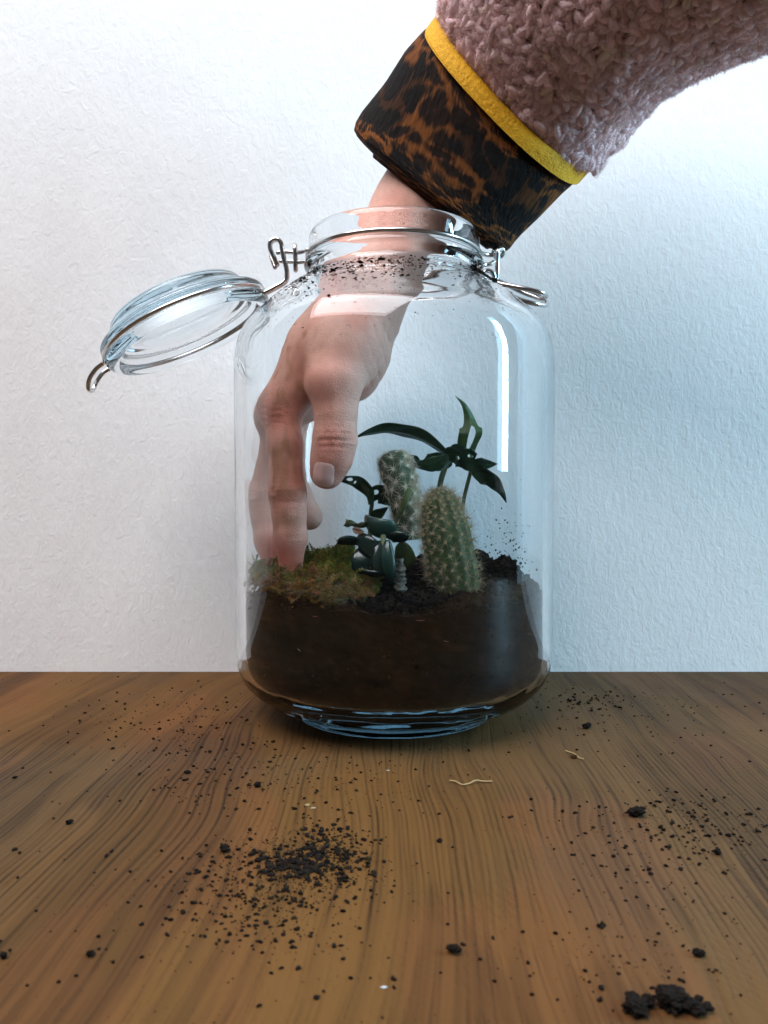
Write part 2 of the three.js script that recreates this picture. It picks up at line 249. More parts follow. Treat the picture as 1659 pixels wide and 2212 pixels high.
// ---------------------------------------------------------------- the person's arm
const person = thing('person', 'arm in a pink fleece sleeve with a leopard cuff, hand reaching down into the jar', 'person', [0, 0, 0]);
const skinMat = phys({ vertexColors: true, color: [1, 1, 1], roughness: 0.52, specularIntensity: 0.6, sheen: 0.25, sheenRoughness: 0.6 });
skinMat.sheenColor.setRGB(0.5, 0.3, 0.25);
{
  const J = (x, y, z, r) => ({ p: at(x, y, z), r });
  const chain = (...js) => js.slice(1).map((b, i) => [js[i], b]);
  const palm = [
    ...chain(J(985, 290, -0.016, 0.0278), J(893, 462, -0.010, 0.0222), J(838, 555, -0.004, 0.0208), J(790, 650, 0.000, 0.0220)),
    ...chain(J(765, 655, 0.008, 0.0200), J(690, 765, 0.013, 0.0165), J(606, 880, 0.018, 0.0112)),
    ...chain(J(775, 660, 0.0, 0.0200), J(695, 775, 0.000, 0.0165), J(598, 892, 0.001, 0.0112)),
    ...chain(J(785, 665, -0.010, 0.018), J(608, 892, -0.015, 0.0110)),
    ...chain(J(795, 670, -0.016, 0.016), J(630, 880, -0.029, 0.0100)),
    ...chain(J(778, 685, 0.010, 0.0185), J(744, 755, 0.023, 0.0182), J(722, 828, 0.034, 0.0136)),     // base of the thumb
    ...chain(J(776, 722, 0.000, 0.0155), J(768, 775, 0.004, 0.0158), J(764, 822, 0.004, 0.0112)),     // heel of the hand
    ...chain(J(720, 800, -0.004, 0.014), J(660, 870, -0.004, 0.0100)),
  ];
  const fingers = [
    chain(J(608, 884, 0.0190, 0.0102), J(618, 960, 0.0260, 0.0084), J(624, 1066, 0.0300, 0.0088), J(627, 1110, 0.0305, 0.0079), J(630, 1160, 0.0310, 0.0078), J(631, 1226, 0.0305, 0.0058)),
    chain(J(597, 894, 0.0000, 0.0104), J(597, 960, -0.0010, 0.0086), J(564, 1074, 0.0000, 0.0090), J(570, 1118, 0.0015, 0.0081), J(579, 1165, 0.0050, 0.0078), J(596, 1230, 0.008, 0.0060)),
    chain(J(612, 892, -0.014, 0.0105), J(612, 1010, -0.016, 0.0098), J(638, 1070, -0.011, 0.0084), J(668, 1116, -0.006, 0.0074)),
    chain(J(634, 882, -0.029, 0.0096), J(624, 975, -0.032, 0.0082), J(636, 1040, -0.026, 0.0068)),
    chain(J(721, 832, 0.035, 0.0128), J(727, 893, 0.0368, 0.0100), J(725, 950, 0.0375, 0.0104), J(718, 988, 0.037, 0.0098), J(708, 1020, 0.036, 0.0086)),
  ];
  const KN = [ // creases: where, along which direction, depth, spacing, reach along and across
    [at(725, 950, 0.048), V(0.0, 1, 0.05).normalize(), 0.00085, 0.0034, 0.0070, 0.0110],
    [at(600, 1066, 0.036), V(-0.1, 1, 0).normalize(), 0.00075, 0.0026, 0.0062, 0.0070],
    [at(548, 1074, 0.006), V(0, 1, 0).normalize(), 0.00065, 0.0026, 0.0055, 0.0085],
    [at(590, 900, 0.028), V(0.2, 1, 0).normalize(), 0.00060, 0.0032, 0.0085, 0.011],
    [at(800, 765, 0.020), V(0.90, 0.38, 0).normalize(), 0.00095, 0.0058, 0.015, 0.022],
    [at(815, 705, 0.018), V(0.75, 0.65, 0).normalize(), 0.00055, 0.0060, 0.008, 0.018],
    [at(640, 1085, 0.038), V(0, 1, 0).normalize(), 0.00035, 0.0050, 0.0070, 0.0075],
    [at(640, 1160, 0.037), V(0, 1, 0).normalize(), 0.00045, 0.0046, 0.0040, 0.0085],
    [at(668, 835, 0.030), V(1, 0.25, 0).normalize(), 0.0016, 0.0200, 0.0070, 0.0170],
  ];
  const seg = (x, y, z, [a, b]) => {
    const ax = a.p.x, ay = a.p.y, az = a.p.z, bx = b.p.x - ax, by = b.p.y - ay, bz = b.p.z - az, qx = x - ax, qy = y - ay, qz = z - az;
    const t = clamp((qx * bx + qy * by + qz * bz) / (bx * bx + by * by + bz * bz));
    const dx = qx - bx * t, dy = qy - by * t, dz = qz - bz * t;
    return Math.sqrt(dx * dx + dy * dy + dz * dz) - lerp(a.r, b.r, t);
  };
  const smin = (a, b, k) => { const h = Math.max(k - Math.abs(a - b), 0) / k; return Math.min(a, b) - h * h * k * 0.25; };
  const one = (x, y, z, list, k) => { let d = 1; for (const s of list) d = d === 1 ? seg(x, y, z, s) : smin(d, seg(x, y, z, s), k); return d; };
  const knob = [[at(572, 905, 0.002), 0.0042], [at(706, 828, 0.040), 0.0046], [at(545, 1076, 0.001), 0.0040]];
  const sdf = (x, y, z) => {
    let d = one(x, y, z, palm, 0.010);
    if (d < 0.12) {
      let f = 1;
      for (const c of fingers) { const e = one(x, y, z, c, 0.004); f = f === 1 ? e : smin(f, e, 0.0003); }
      d = smin(d, f, 0.0065);
    }
    for (const [p, r] of knob) d = smin(d, Math.hypot(x - p.x, y - p.y, z - p.z) - r, 0.009);
    return d;
  };
  const fine = (x, y, z) => {                                       // sdf with the skin's creases
    let d = sdf(x, y, z);
    if (Math.abs(d) < 0.006) for (const [p, dir, amp, len, along, round] of KN) {
      const qx = x - p.x, qy = y - p.y, qz = z - p.z, rr2 = qx * qx + qy * qy + qz * qz;
      if (rr2 > 4 * round * round) continue;
      const s = qx * dir.x + qy * dir.y + qz * dir.z + 0.0012 * (noise3(x * 260, y * 260, z * 260) - 0.5);
      d += 0.62 * amp * Math.pow(0.5 + 0.5 * Math.cos(6.2832 * s / len), 3) * Math.exp(-s * s / (along * along) * 2) * Math.exp(-(rr2 - s * s) / (round * round) * 1.6);
    }
    return d;
  };
  const box = new THREE.Box3();
  for (const [a, b] of [...palm, ...fingers.flat()]) for (const j of [a, b]) { box.expandByPoint(j.p.clone().addScalar(j.r + 0.003)); box.expandByPoint(j.p.clone().addScalar(-j.r - 0.003)); }
  for (const [q, r] of knob) { box.expandByPoint(q.clone().addScalar(r + 0.004)); box.expandByPoint(q.clone().addScalar(-r - 0.004)); }
  const N = 184, mc = new MarchingCubes(N, skinMat, false, false, 260000), half = box.getSize(V(0, 0, 0)).multiplyScalar(0.5 * N / (N - 6)), mid = box.getCenter(V(0, 0, 0));
  const co = (i) => (i - N / 2) / (N / 2);
  for (let k = 0; k < N; k += 4) for (let j = 0; j < N; j += 4) for (let i = 0; i < N; i += 4) {   // blocks far from the skin are not refined
    const cx = mid.x + half.x * co(i + 2), cy = mid.y + half.y * co(j + 2), cz = mid.z + half.z * co(k + 2), d = sdf(cx, cy, cz), far = Math.abs(d) > 0.0085;
    for (let c = 0; c < 4; c++) for (let b = 0; b < 4; b++) for (let a = 0; a < 4; a++)
      mc.field[(k + c) * N * N + (j + b) * N + i + a] = far ? -d : -fine(mid.x + half.x * co(i + a), mid.y + half.y * co(j + b), mid.z + half.z * co(k + c));
  }
  mc.isolation = 0; mc.update();
  const g0 = new THREE.BufferGeometry(), P = mc.positionArray.slice(0, mc.count * 3);
  for (let i = 0; i < P.length; i += 3) { P[i] = mid.x + half.x * P[i]; P[i + 1] = mid.y + half.y * P[i + 1]; P[i + 2] = mid.z + half.z * P[i + 2]; }
  g0.setAttribute('position', new THREE.BufferAttribute(P, 3));
  const g = mergeVertices(g0, 2e-6);
  const p = g.attributes.position, nn = new Float32Array(p.count * 3), cc = new Float32Array(p.count * 3), e = 0.0004;
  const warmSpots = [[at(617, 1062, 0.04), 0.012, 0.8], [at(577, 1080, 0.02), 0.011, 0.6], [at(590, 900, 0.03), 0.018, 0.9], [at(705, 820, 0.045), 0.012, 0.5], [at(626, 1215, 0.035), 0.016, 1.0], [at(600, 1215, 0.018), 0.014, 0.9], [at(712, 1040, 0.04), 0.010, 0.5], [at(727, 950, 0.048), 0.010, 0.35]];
  const brownSpots = [[at(640, 780, 0.03), 0.016], [at(600, 860, 0.03), 0.016], [at(608, 935, 0.033), 0.010], [at(614, 1000, 0.035), 0.011], [at(618, 1060, 0.038), 0.009], [at(622, 1130, 0.037), 0.008], [at(650, 735, 0.03), 0.008]];  // brown patches on hand back and index, mixed into the skin colour
  for (let i = 0; i < p.count; i++) {
    const x = p.getX(i), y = p.getY(i), z = p.getZ(i);
    let a = fine(x + e, y, z) - fine(x - e, y, z), b = fine(x, y + e, z) - fine(x, y - e, z), c = fine(x, y, z + e) - fine(x, y, z - e);
    const l = Math.hypot(a, b, c) || 1; nn[i * 3] = a / l; nn[i * 3 + 1] = b / l; nn[i * 3 + 2] = c / l;
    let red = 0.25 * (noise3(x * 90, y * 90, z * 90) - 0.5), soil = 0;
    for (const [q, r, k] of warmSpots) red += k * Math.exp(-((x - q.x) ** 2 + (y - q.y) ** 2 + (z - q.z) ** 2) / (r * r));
    for (const [q, r] of brownSpots) soil += Math.exp(-((x - q.x) ** 2 + (y - q.y) ** 2 + (z - q.z) ** 2) / (r * r));
    soil = clamp(soil) * (0.35 + 0.65 * smooth(0.40, 0.60, noise3(x * 330, y * 200, z * 330) * 0.5 + noise3(x * 120 + 9, y * 70, z * 120) * 0.5));  // amount of this brown, broken up by noise
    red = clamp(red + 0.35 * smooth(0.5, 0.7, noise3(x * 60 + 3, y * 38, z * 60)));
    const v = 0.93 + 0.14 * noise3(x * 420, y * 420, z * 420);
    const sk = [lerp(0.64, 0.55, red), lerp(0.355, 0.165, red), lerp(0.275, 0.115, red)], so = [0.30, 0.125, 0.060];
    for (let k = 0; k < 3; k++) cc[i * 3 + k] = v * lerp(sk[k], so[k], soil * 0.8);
  }
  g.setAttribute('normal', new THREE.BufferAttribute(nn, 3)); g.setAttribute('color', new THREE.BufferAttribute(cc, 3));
  const uvs = new Float32Array(p.count * 2); for (let i = 0; i < p.count; i++) { uvs[i * 2] = (p.getX(i) + 0.7 * p.getZ(i)) / 0.03; uvs[i * 2 + 1] = p.getY(i) / 0.03; }
  g.setAttribute('uv', new THREE.BufferAttribute(uvs, 2));
  skinMat.bumpMap = texture(512, 512, false, (x, y) => { const q = (f, s) => noise(x * f + 0.3 * noise(x * 40, y * 40, 160, 40, 40), y * f, s, f, f); return 0.55 * (1 - Math.abs(2 * q(46, 161) - 1)) + 0.45 * (1 - Math.abs(2 * q(90, 162) - 1)); });
  skinMat.bumpScale = 0.00016;
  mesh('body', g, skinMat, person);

  // nails, laid on the skin
  const nail = (c, up, right, w, h, face) => {
    const f = grid(18, 18, (u, v) => {
      let a = 2 * u - 1, b = 2 * v - 1; const q = Math.pow(a ** 4 + b ** 4, 0.25) || 1, m = Math.max(Math.abs(a), Math.abs(b)); if (q > 0) { a *= m / q; b *= m / q; }
      const o = c.clone().addScaledVector(right, a * w).addScaledVector(up, b * h);
      let t = 0; const s = o.clone().addScaledVector(face, 0.02);
      for (let i = 0; i < 40; i++) { const d = sdf(s.x, s.y, s.z); s.addScaledVector(face, -d * 0.9); if (d < 1e-5) break; }
      return s.addScaledVector(face, 0.00055 * (1 - Math.pow(m, 6)) - 0.00012);
    });
    return mesh('fingernail', f, phys({ color: [0.74, 0.46, 0.41], roughness: 0.42 }), person);
  };
  const face = EYE.clone().sub(at(702, 1028, 0.04)).normalize().add(V(-0.12, 0.0, 0)).normalize();
  nail(at(700, 1026, 0.044), V(0.16, 0.98, 0.1).normalize(), V(0.98, -0.16, 0).normalize(), 0.0056, 0.0063, face);
}
// sleeve: cross-sections between a lower and an upper edge point, deep along the line of sight
function section(lo, hi, z, depth, bulge = 0) {
  const a = at(lo[0], lo[1], z), b = at(hi[0], hi[1], z), c = a.clone().lerp(b, 0.5), U = b.clone().sub(a).multiplyScalar(0.5), s = c.clone().sub(EYE).normalize();
  const W = s.clone().addScaledVector(U, -s.dot(U) / U.lengthSq()).normalize().multiplyScalar(-1);   // towards the eye
  const A = U.clone().normalize().cross(W).normalize();                                                // along the arm
  return { c, U, W: W.multiplyScalar(depth).addScaledVector(A, bulge), A };
}
const around = (s, phi, k = 1, n = 2.5) => { const c = Math.cos(phi), d = Math.sin(phi), f = (x) => Math.sign(x) * Math.pow(Math.abs(x), 2 / n); return s.c.clone().addScaledVector(s.U, f(c) * k).addScaledVector(s.W, f(d) * k); };
function loft(sections, nu, fn, n = 2.5) {
  const c = new THREE.CatmullRomCurve3(sections.map((s) => s.c), false, 'centripetal'), K = sections.length - 1;
  const mixS = (t) => { const x = clamp(t, 0, 0.99999) * K, i = Math.floor(x), f = x - i, a = sections[i], b = sections[i + 1], h = f; return { c: a.c.clone().lerp(b.c, h), U: a.U.clone().lerp(b.U, h), W: a.W.clone().lerp(b.W, h), A: a.A.clone().lerp(b.A, h) }; };
  return { at: mixS, point: (u, v) => { const s = mixS(v); return around(s, u * Math.PI * 2, (s.k ?? 1) * (fn ? fn(u, v) : 1), n); } };
}
const sleeve = new THREE.Group(); sleeve.name = 'sleeve'; person.add(sleeve);
{
  // leopard cuff
  const C = [section([1058, 536], [808, 334], -0.012, 0.030), section([1080, 544], [787, 313], -0.012, 0.0325), section([1094, 542], [774, 297], -0.012, 0.0335), section([1103, 536], [768, 282], -0.012, 0.0345, -0.001), section([1112, 524], [772, 265], -0.012, 0.035, -0.001), section([1126, 508], [786, 242], -0.012, 0.0355, -0.001), section([1165, 470], [838, 180], -0.010, 0.0365, -0.003), section([1214, 418], [885, 110], -0.008, 0.0375, -0.005), section([1236, 398], [925, 70], -0.007, 0.038, -0.007), section([1252, 385], [945, 52], -0.006, 0.038, -0.008)];
  const wr = (u, v) => 1 + 0.025 * (noise(u * 9, v * 3, 40, 9) - 0.5) + 0.03 * (noise(u * 5, v * 2, 41, 5) - 0.5);
  const L = loft(C, 64, wr, 2.25), I = loft(C, 64, () => 0.93, 2.25);
  const outer = grid(120, 40, (u, v) => L.point(u, v), true), lip = grid(120, 6, (u, v) => { const a = L.point(u, 0), b = I.point(u, 0), m = Math.sin(v * Math.PI); return b.lerp(a, v).addScaledVector(C[0].A, 0.0016 * m * Math.sign(C[0].c.clone().sub(C[1].c).dot(C[0].A))); }, true), inner = grid(120, 12, (u, v) => I.point(u, 0.9 - 0.9 * v), true);
  const leo = texture(1024, 512, true, (x, y) => {
    const P = 30, wob = noise(x * 40, y * 14, 54, 40) - 0.5, wx = x * P + 1.5 * (noise(x * 24, y * 9, 50, 24) - 0.5) + 0.25 * wob, wy = y * 9.5 + 1.1 * (noise(x * 20, y * 9, 51, 20) - 0.5) + 0.25 * wob + x * 0.0;
    let best = 9, sec = 9, id = 0; const ix = Math.floor(wx), iy = Math.floor(wy);
    for (let a = -1; a < 2; a++) for (let b = -1; b < 2; b++) { const cx = ((ix + a) % P + P) % P, h = hash(cx, iy + b, 61), q = hash(cx, iy + b, 62), dx = (wx - ix - a - 0.2 - 0.6 * h) * 1.0, dy = (wy - iy - b - 0.2 - 0.6 * q) * 1.15, d = Math.hypot(dx, dy); if (d < best) { sec = best; best = d; id = hash(cx, iy + b, 63); } else if (d < sec) sec = d; }
    const fibre = noise(x * 500 + y * 60, y * 26, 52), fib2 = noise(x * 260 + y * 40, y * 16, 53);
    let spot = 1 - smooth(0.28, 0.64, best + 0.22 * (fibre - 0.5) + 0.16 * (fib2 - 0.5) - 0.06 * id);
    spot = clamp(spot * 0.95 + 0.8 * smooth(0.60, 0.80, noise(x * 14, y * 7, 57, 14)));
    const b = 0.72 + 0.4 * fib2 * fibre + 0.25 * noise(x * 9, y * 4, 55, 9);
    return [lerp(0.150, 0.008, spot) * b, lerp(0.052, 0.0065, spot) * b, lerp(0.014, 0.006, spot) * b];
  });
  const nap = texture(512, 256, false, (x, y) => noise(x * 400 + y * 60, y * 40, 70) * 0.6 + 0.4 * noise(x * 180, y * 40, 71));
  const cm = phys({ map: leo, bumpMap: nap, bumpScale: 0.0006, roughness: 0.9, specularIntensity: 0.25 });
  mesh('cuff', mergeGeometries([outer, lip]), cm, sleeve);
  mesh('cuff_lining', inner, std({ color: [0.012, 0.010, 0.010], roughness: 1 }), sleeve);
  // stitched hem line of the cuff and mustard band
  const B = [section([1246, 398], [932, 66], -0.0065, 0.0415, -0.0078), section([1247, 397], [935, 60], -0.0065, 0.0415, -0.008), section([1262, 380], [950, 40], -0.006, 0.0425, -0.009), section([1278, 362], [966, 22], -0.0055, 0.0415, -0.010), section([1276, 359], [968, 20], -0.0055, 0.0388, -0.010)];
  const BL = loft(B, 64, (u, v) => 1 + 0.006 * (noise(u * 14, v * 2, 80, 14) - 0.5), 2.25);
  const bt = texture(1024, 128, true, (x, y) => { const n = 0.82 + 0.22 * noise(x * 260, y * 26, 81) + 0.16 * noise(x * 18, y * 3, 82, 18), e = 1; return [0.66 * n * e, 0.335 * n * e, 0.012 * n * e]; });
  const bb = texture(1024, 128, false, (x, y) => 0.5 * noise(x * 300, y * 8, 83) + 0.5 * noise(x * 420, y * 60, 84) - 0.5 * Math.exp(-(((y - 0.16) / 0.03) ** 2)));
  mesh('cuff_band', grid(140, 14, (u, v) => BL.point(u, v), true), phys({ map: bt, bumpMap: bb, bumpScale: 0.0005, roughness: 0.72, specularIntensity: 0.5 }), sleeve);
  // fleece
  const Fs = [section([1280, 358], [972, 16], -0.005, 0.034, -0.011), section([1284, 334], [982, -6], -0.003, 0.040, -0.011), section([1336, 262], [985, -60], 0.004, 0.048, -0.008), section([1400, 216], [1060, -170], 0.016, 0.054, -0.008), section([1520, 148], [1200, -320], 0.036, 0.060), section([1662, 86], [1400, -480], 0.058, 0.064), section([1850, 20], [1650, -640], 0.082, 0.066), section([2080, -90], [1950, -760], 0.108, 0.066)];
  const FL = loft(Fs, 64, (u, v) => 1 + 0.05 * (noise(u * 6, v * 7, 90, 6) - 0.5) + 0.03 * (noise(u * 12, v * 14, 91, 12) - 0.5), 2.2);
  const base = grid(96, 60, (u, v) => FL.point(u, v), true);
  const fleece = mesh('fleece', base, std({ color: [0.30, 0.20, 0.195], roughness: 1 }), sleeve);
  // a slack fold under the sleeve
  const fold = [];
  const Ff = [section([1266, 352], [1180, 250], -0.030, 0.012), section([1300, 338], [1215, 220], -0.032, 0.018), section([1345, 300], [1255, 190], -0.030, 0.02), section([1385, 250], [1300, 160], -0.026, 0.018), section([1420, 212], [1350, 150], -0.02, 0.010)];
  const FF = loft(Ff, 32, (u, v) => 0.96 + 0.08 * noise(u * 5, v * 5, 92, 5), 2.1);
  mesh('fleece_fold', grid(48, 30, (u, v) => FF.point(u, v), true), fleece.material, sleeve);
  // curls of the pile
  const curlG = (k) => {
    const s = new THREE.SphereGeometry(1, 9, 7), p = s.attributes.position;
    for (let i = 0; i < p.count; i++) { let x = p.getX(i), y = p.getY(i), z = p.getZ(i); const w = 1 + 0.35 * (noise3(x * 2 + k * 9, y * 2, z * 2) - 0.5) + 0.16 * (noise3(x * 5 + k * 5, y * 5, z * 5 + 3) - 0.5); y += 0.35 * (x * x - 0.4) * (k % 2 ? 1 : -1); p.setXYZ(i, x * w, y * w * 0.62, z * w * 0.62); }
    s.computeVertexNormals(); return s;
  };
  const hairs = (n, len) => { const g = [], s = []; for (let i = 0; i < n; i++) { const d = V(gauss() * 0.6, gauss() * 0.6, 0.35 + rnd()).normalize(), sd = V(rnd() - 0.5, rnd() - 0.5, rnd() - 0.5).cross(d).normalize(), o = V(gauss() * 0.5, gauss() * 0.35, 0.2), l = len * (0.5 + rnd()); const m = o.clone().addScaledVector(d, l * 0.55).addScaledVector(sd, 0.1 * l), t = o.clone().addScaledVector(d, l).add(V(gauss() * 0.15, gauss() * 0.15, -0.1)); const w = 0.026; s.push(...o.clone().addScaledVector(sd, w).toArray(), ...o.clone().addScaledVector(sd, -w).toArray(), ...m.toArray(), ...m.toArray(), ...o.clone().addScaledVector(sd, -w).toArray(), ...m.clone().addScaledVector(sd, -w * 1.4).toArray(), ...m.toArray(), ...m.clone().addScaledVector(sd, -w * 1.4).toArray(), ...t.toArray()); } const b = new THREE.BufferGeometry(); b.setAttribute('position', new THREE.Float32BufferAttribute(s, 3)); b.computeVertexNormals(); return b; };
  const fm = phys({ color: [1, 1, 1], roughness: 1, specularIntensity: 0.15, sheen: 0.5, sheenRoughness: 0.7 }); fm.sheenColor.setRGB(0.5, 0.4, 0.4);
  const kinds = [0, 1, 2, 3].map((k) => { const b = curlG(k).toNonIndexed(); b.deleteAttribute('uv'); return mergeGeometries([b, hairs(80, 0.75)]); });
  const put = [[], [], [], []], m4 = new THREE.Matrix4(), col = new THREE.Color();
  const spread = (Lf, n, vmax, size, parentPts) => {
    const cells = new Map(), key = (p) => Math.floor(p.x / 0.0040) + ',' + Math.floor(p.y / 0.0040) + ',' + Math.floor(p.z / 0.0040);
    for (let i = 0; i < n; i++) {
      const u = rnd(), v = rnd() * vmax, p = Lf.point(u, v);
      if (p.z > EYE.z - 0.12) continue;
      const k = key(p), c = cells.get(k) ?? 0; if (c >= 2) continue; cells.set(k, c + 1);
      const a = Lf.point(u + 0.004, v), b = Lf.point(u, Math.min(v + 0.006, 1)), t = a.sub(p).normalize(), nrm = t.clone().cross(b.sub(p)).normalize();
      const ctr = Lf.at(v).c; if (nrm.dot(p.clone().sub(ctr)) < 0) nrm.negate();
      const ang = rnd() * 6.28, d = t.clone().applyAxisAngle(nrm, ang), e = nrm.clone().cross(d), s = size * rr(0.7, 1.35);
      m4.makeBasis(d.multiplyScalar(s * rr(0.9, 1.5)), e.multiplyScalar(s), nrm.multiplyScalar(s * rr(0.8, 1.2)));
      m4.setPosition(p.addScaledVector(nrm, 0.5));
      const q = 0.78 + 0.3 * rnd(), warm = rnd() < 0.06 ? 1 : 0;
      put[Math.floor(rnd() * 4)].push([m4.clone(), [lerp(0.82, 0.76, warm) * q, lerp(0.60, 0.60, warm) * q, lerp(0.60, 0.50, warm) * q]]);
    }
  };
  spread(FL, 40000, 0.93, 0.0028);
  spread(FF, 4000, 1, 0.0022);
  put.forEach((list, k) => {
    const im = new THREE.InstancedMesh(kinds[k], fm, list.length); im.name = 'fleece_curls'; im.userData.kind = 'stuff';
    list.forEach(([m, c], i) => { im.setMatrixAt(i, m); im.setColorAt(i, col.setRGB(...c)); });
    fleece.add(im);
  });
}
// ---------------------------------------------------------------- soil in the jar
const soilMat = phys({ color: [0.0070, 0.0056, 0.0050], roughness: 1, specularIntensity: 0.15, vertexColors: true });
const soilTop = (x, z) => {                                          // height of the planted surface
  let y = 0.0655 + 0.006 * (fbm(x * 40 + 5, z * 40, 101, 4) - 0.5);
  y += 0.0035 * smooth(0.0, 0.06, x) * smooth(0.0, -0.06, z);
  y += 0.014 * Math.exp(-(((x - 0.052) / 0.006) ** 2 + ((z + 0.04) / 0.014) ** 2)) + 0.0085 * Math.exp(-(((x - 0.066) / 0.011) ** 2 + ((z + 0.03) / 0.014) ** 2));
  y += 0.004 * Math.exp(-(((x - 0.02) / 0.03) ** 2 + ((z) / 0.03) ** 2)) + 0.0155 * Math.exp(-(((x - 0.008) / 0.017) ** 2 + ((z + 0.008) / 0.020) ** 2)) * (0.8 + 0.4 * fbm(x * 120, z * 120, 102, 3));
  y += 0.0045 * smooth(0.045, 0.075, x) * (0.4 + 1.2 * fbm(x * 90, z * 90, 103, 3));
  return y;
};
const crumbG = (k, n = 1) => { const s = new THREE.IcosahedronGeometry(1, n).clone(); s.deleteAttribute('uv'); s.deleteAttribute('normal'); const q = mergeVertices(s, 1e-4), p = q.attributes.position; for (let i = 0; i < p.count; i++) { const x = p.getX(i), y = p.getY(i), z = p.getZ(i), w = 0.55 + 0.85 * noise3(x * 1.3 + k * 7.7, y * 1.3 + k, z * 1.3) + 0.55 * (noise3(x * 3.1 + k, y * 3.1, z * 3.1) - 0.5) + (n > 2 ? 0.5 * (noise3(x * 6.3 + k, y * 6.3, z * 6.3) - 0.5) + 0.3 * (noise3(x * 13 + k, y * 13, z * 13) - 0.5) : 0); p.setXYZ(i, x * w, y * w * 0.8, z * w); } q.computeVertexNormals(); return q; };
const crumbMat = phys({ color: [1, 1, 1], roughness: 1, specularIntensity: 0.15 });
function scatter(name, geos, mat, list, parent, stuff = true) {      // list of [position, scale Vector3, Euler, colour]
  const per = geos.map(() => []); list.forEach((e) => per[Math.floor(rnd() * geos.length)].push(e));
  const made = [], m = new THREE.Matrix4(), q = new THREE.Quaternion(), c = new THREE.Color();
  per.forEach((l, k) => { if (!l.length) return; const im = new THREE.InstancedMesh(geos[k], mat, l.length); im.name = parent ? name : numbered(name); if (stuff) im.userData.kind = 'stuff'; im.castShadow = im.receiveShadow = true; l.forEach(([p, s, e, col], i) => { im.setMatrixAt(i, m.compose(p, q.setFromEuler(e), s)); im.setColorAt(i, c.setRGB(...col)); }); (parent ?? scene).add(im); made.push(im); });
  return made;
}
const rot = () => new THREE.Euler(rr(0, 6.28), rr(0, 6.28), rr(0, 6.28));
const earth = () => { const k = rr(0.5, 1.5), b = rnd() < 0.12 ? 1.8 : 1; return [0.0095 * k * b, 0.0070 * k * b, 0.0056 * k]; };
const soil = thing('soil', 'black potting soil filling the lower part of the glass jar', 'soil');
soil.userData.kind = 'stuff';
{
  const NU = 200, rowsS = 44, gap = 0.0006;
  const side = (u, v) => { const a = u * Math.PI * 2, x = Math.cos(a), z = Math.sin(a), top = soilTop(x * 0.079, z * 0.079), y = lerp(0.0168, top, v), r = innerR(Math.max(y, 0.0167)) - gap * 0.4 - 0.0010 * smooth(0.1, 0.4, v) * smooth(0.5, 0.75, fbm(u * 140, v * 22, 110, 3)) - 0.0006 * noise(u * 420, v * 70, 112, 420); return V(x * r, y, z * r); };
  const parts = [grid(NU, rowsS, side, true)];
  parts.push(grid(NU, 50, (u, v) => { const a = u * Math.PI * 2, e = side(u, 1), r = Math.hypot(e.x, e.z) * (1 - v), x = Math.cos(a) * r, z = Math.sin(a) * r; return V(x, lerp(soilTop(x, z), e.y, v === 0 ? 1 : 0) + (v ? 0.0022 * (fbm(x * 260, z * 260, 113, 3) - 0.5) : 0), z); }, true));
  parts.push(grid(NU, 4, (u, v) => { const a = u * Math.PI * 2, e = side(u, 0), r = Math.hypot(e.x, e.z) * v; return V(Math.cos(a) * r, 0.0168, Math.sin(a) * r); }, true));
  const g = mergeGeometries(parts), p = g.attributes.position, c = new Float32Array(p.count * 3);
  for (let i = 0; i < p.count; i++) { const n = 0.5 + 1.1 * noise3(p.getX(i) * 700, p.getY(i) * 700, p.getZ(i) * 700), r = smooth(0.62, 0.8, noise3(p.getX(i) * 230, p.getY(i) * 160, p.getZ(i) * 230)); c[i * 3] = n * (1 + 1.1 * r); c[i * 3 + 1] = n * (1 + 0.45 * r); c[i * 3 + 2] = n * (1 + 0.1 * r); }
  g.setAttribute('color', new THREE.BufferAttribute(c, 3));
  const m = mesh('soil_mass', g, soilMat, soil); m.userData.kind = 'stuff';
  const L = [];
  for (let i = 0; i < 5200; i++) { const a = rr(0, 6.283), r = 0.0775 * Math.sqrt(rnd()), x = Math.cos(a) * r, z = Math.sin(a) * r, s = 0.0006 + 0.0019 * Math.pow(rnd(), 3); L.push([V(x, soilTop(x, z) + s * 0.3, z), V(s * rr(0.8, 1.8), s, s), rot(), earth()]); }
  for (let i = 0; i < 900; i++) { const b = rnd() < 0.5 ? [0.052, -0.041, 0.006, 0.012] : [0.066, -0.032, 0.010, 0.012], x = b[0] + gauss() * b[2], z = b[1] + gauss() * b[3], s = rr(0.0007, 0.0022); if (Math.hypot(x, z) > 0.078) continue; L.push([V(x, soilTop(x, z) + s * 0.4, z), V(s, s, s), rot(), earth()]); }
  for (let i = 0; i < 3200; i++) { const a = rr(0, 6.283), y = rr(0.022, 0.068), r = innerR(y) - 0.0011, s = rr(0.0003, 0.0008); L.push([V(Math.cos(a) * r, y, Math.sin(a) * r), V(s, s, s), rot(), earth()]); }
  scatter('soil_crumbs', [crumbG(1, 1), crumbG(2, 1), crumbG(3, 1)], crumbMat, L, soil);
  const F = [];
  for (let i = 0; i < 7; i++) { const a = rr(0.15, 2.9), y = rr(0.03, 0.064), r = innerR(y) - 0.0004, c = [rr(0.08, 0.25), rr(0.06, 0.18), rr(0.04, 0.12)]; F.push([V(Math.cos(a) * r, y, Math.sin(a) * r), V(rr(0.0006, 0.0022), 0.0002, 0.0002), new THREE.Euler(0, -a + 1.57, rr(-0.8, 0.8)), c]); }
  scatter('soil_fibres', [crumbG(4, 1)], crumbMat, F, soil);
}
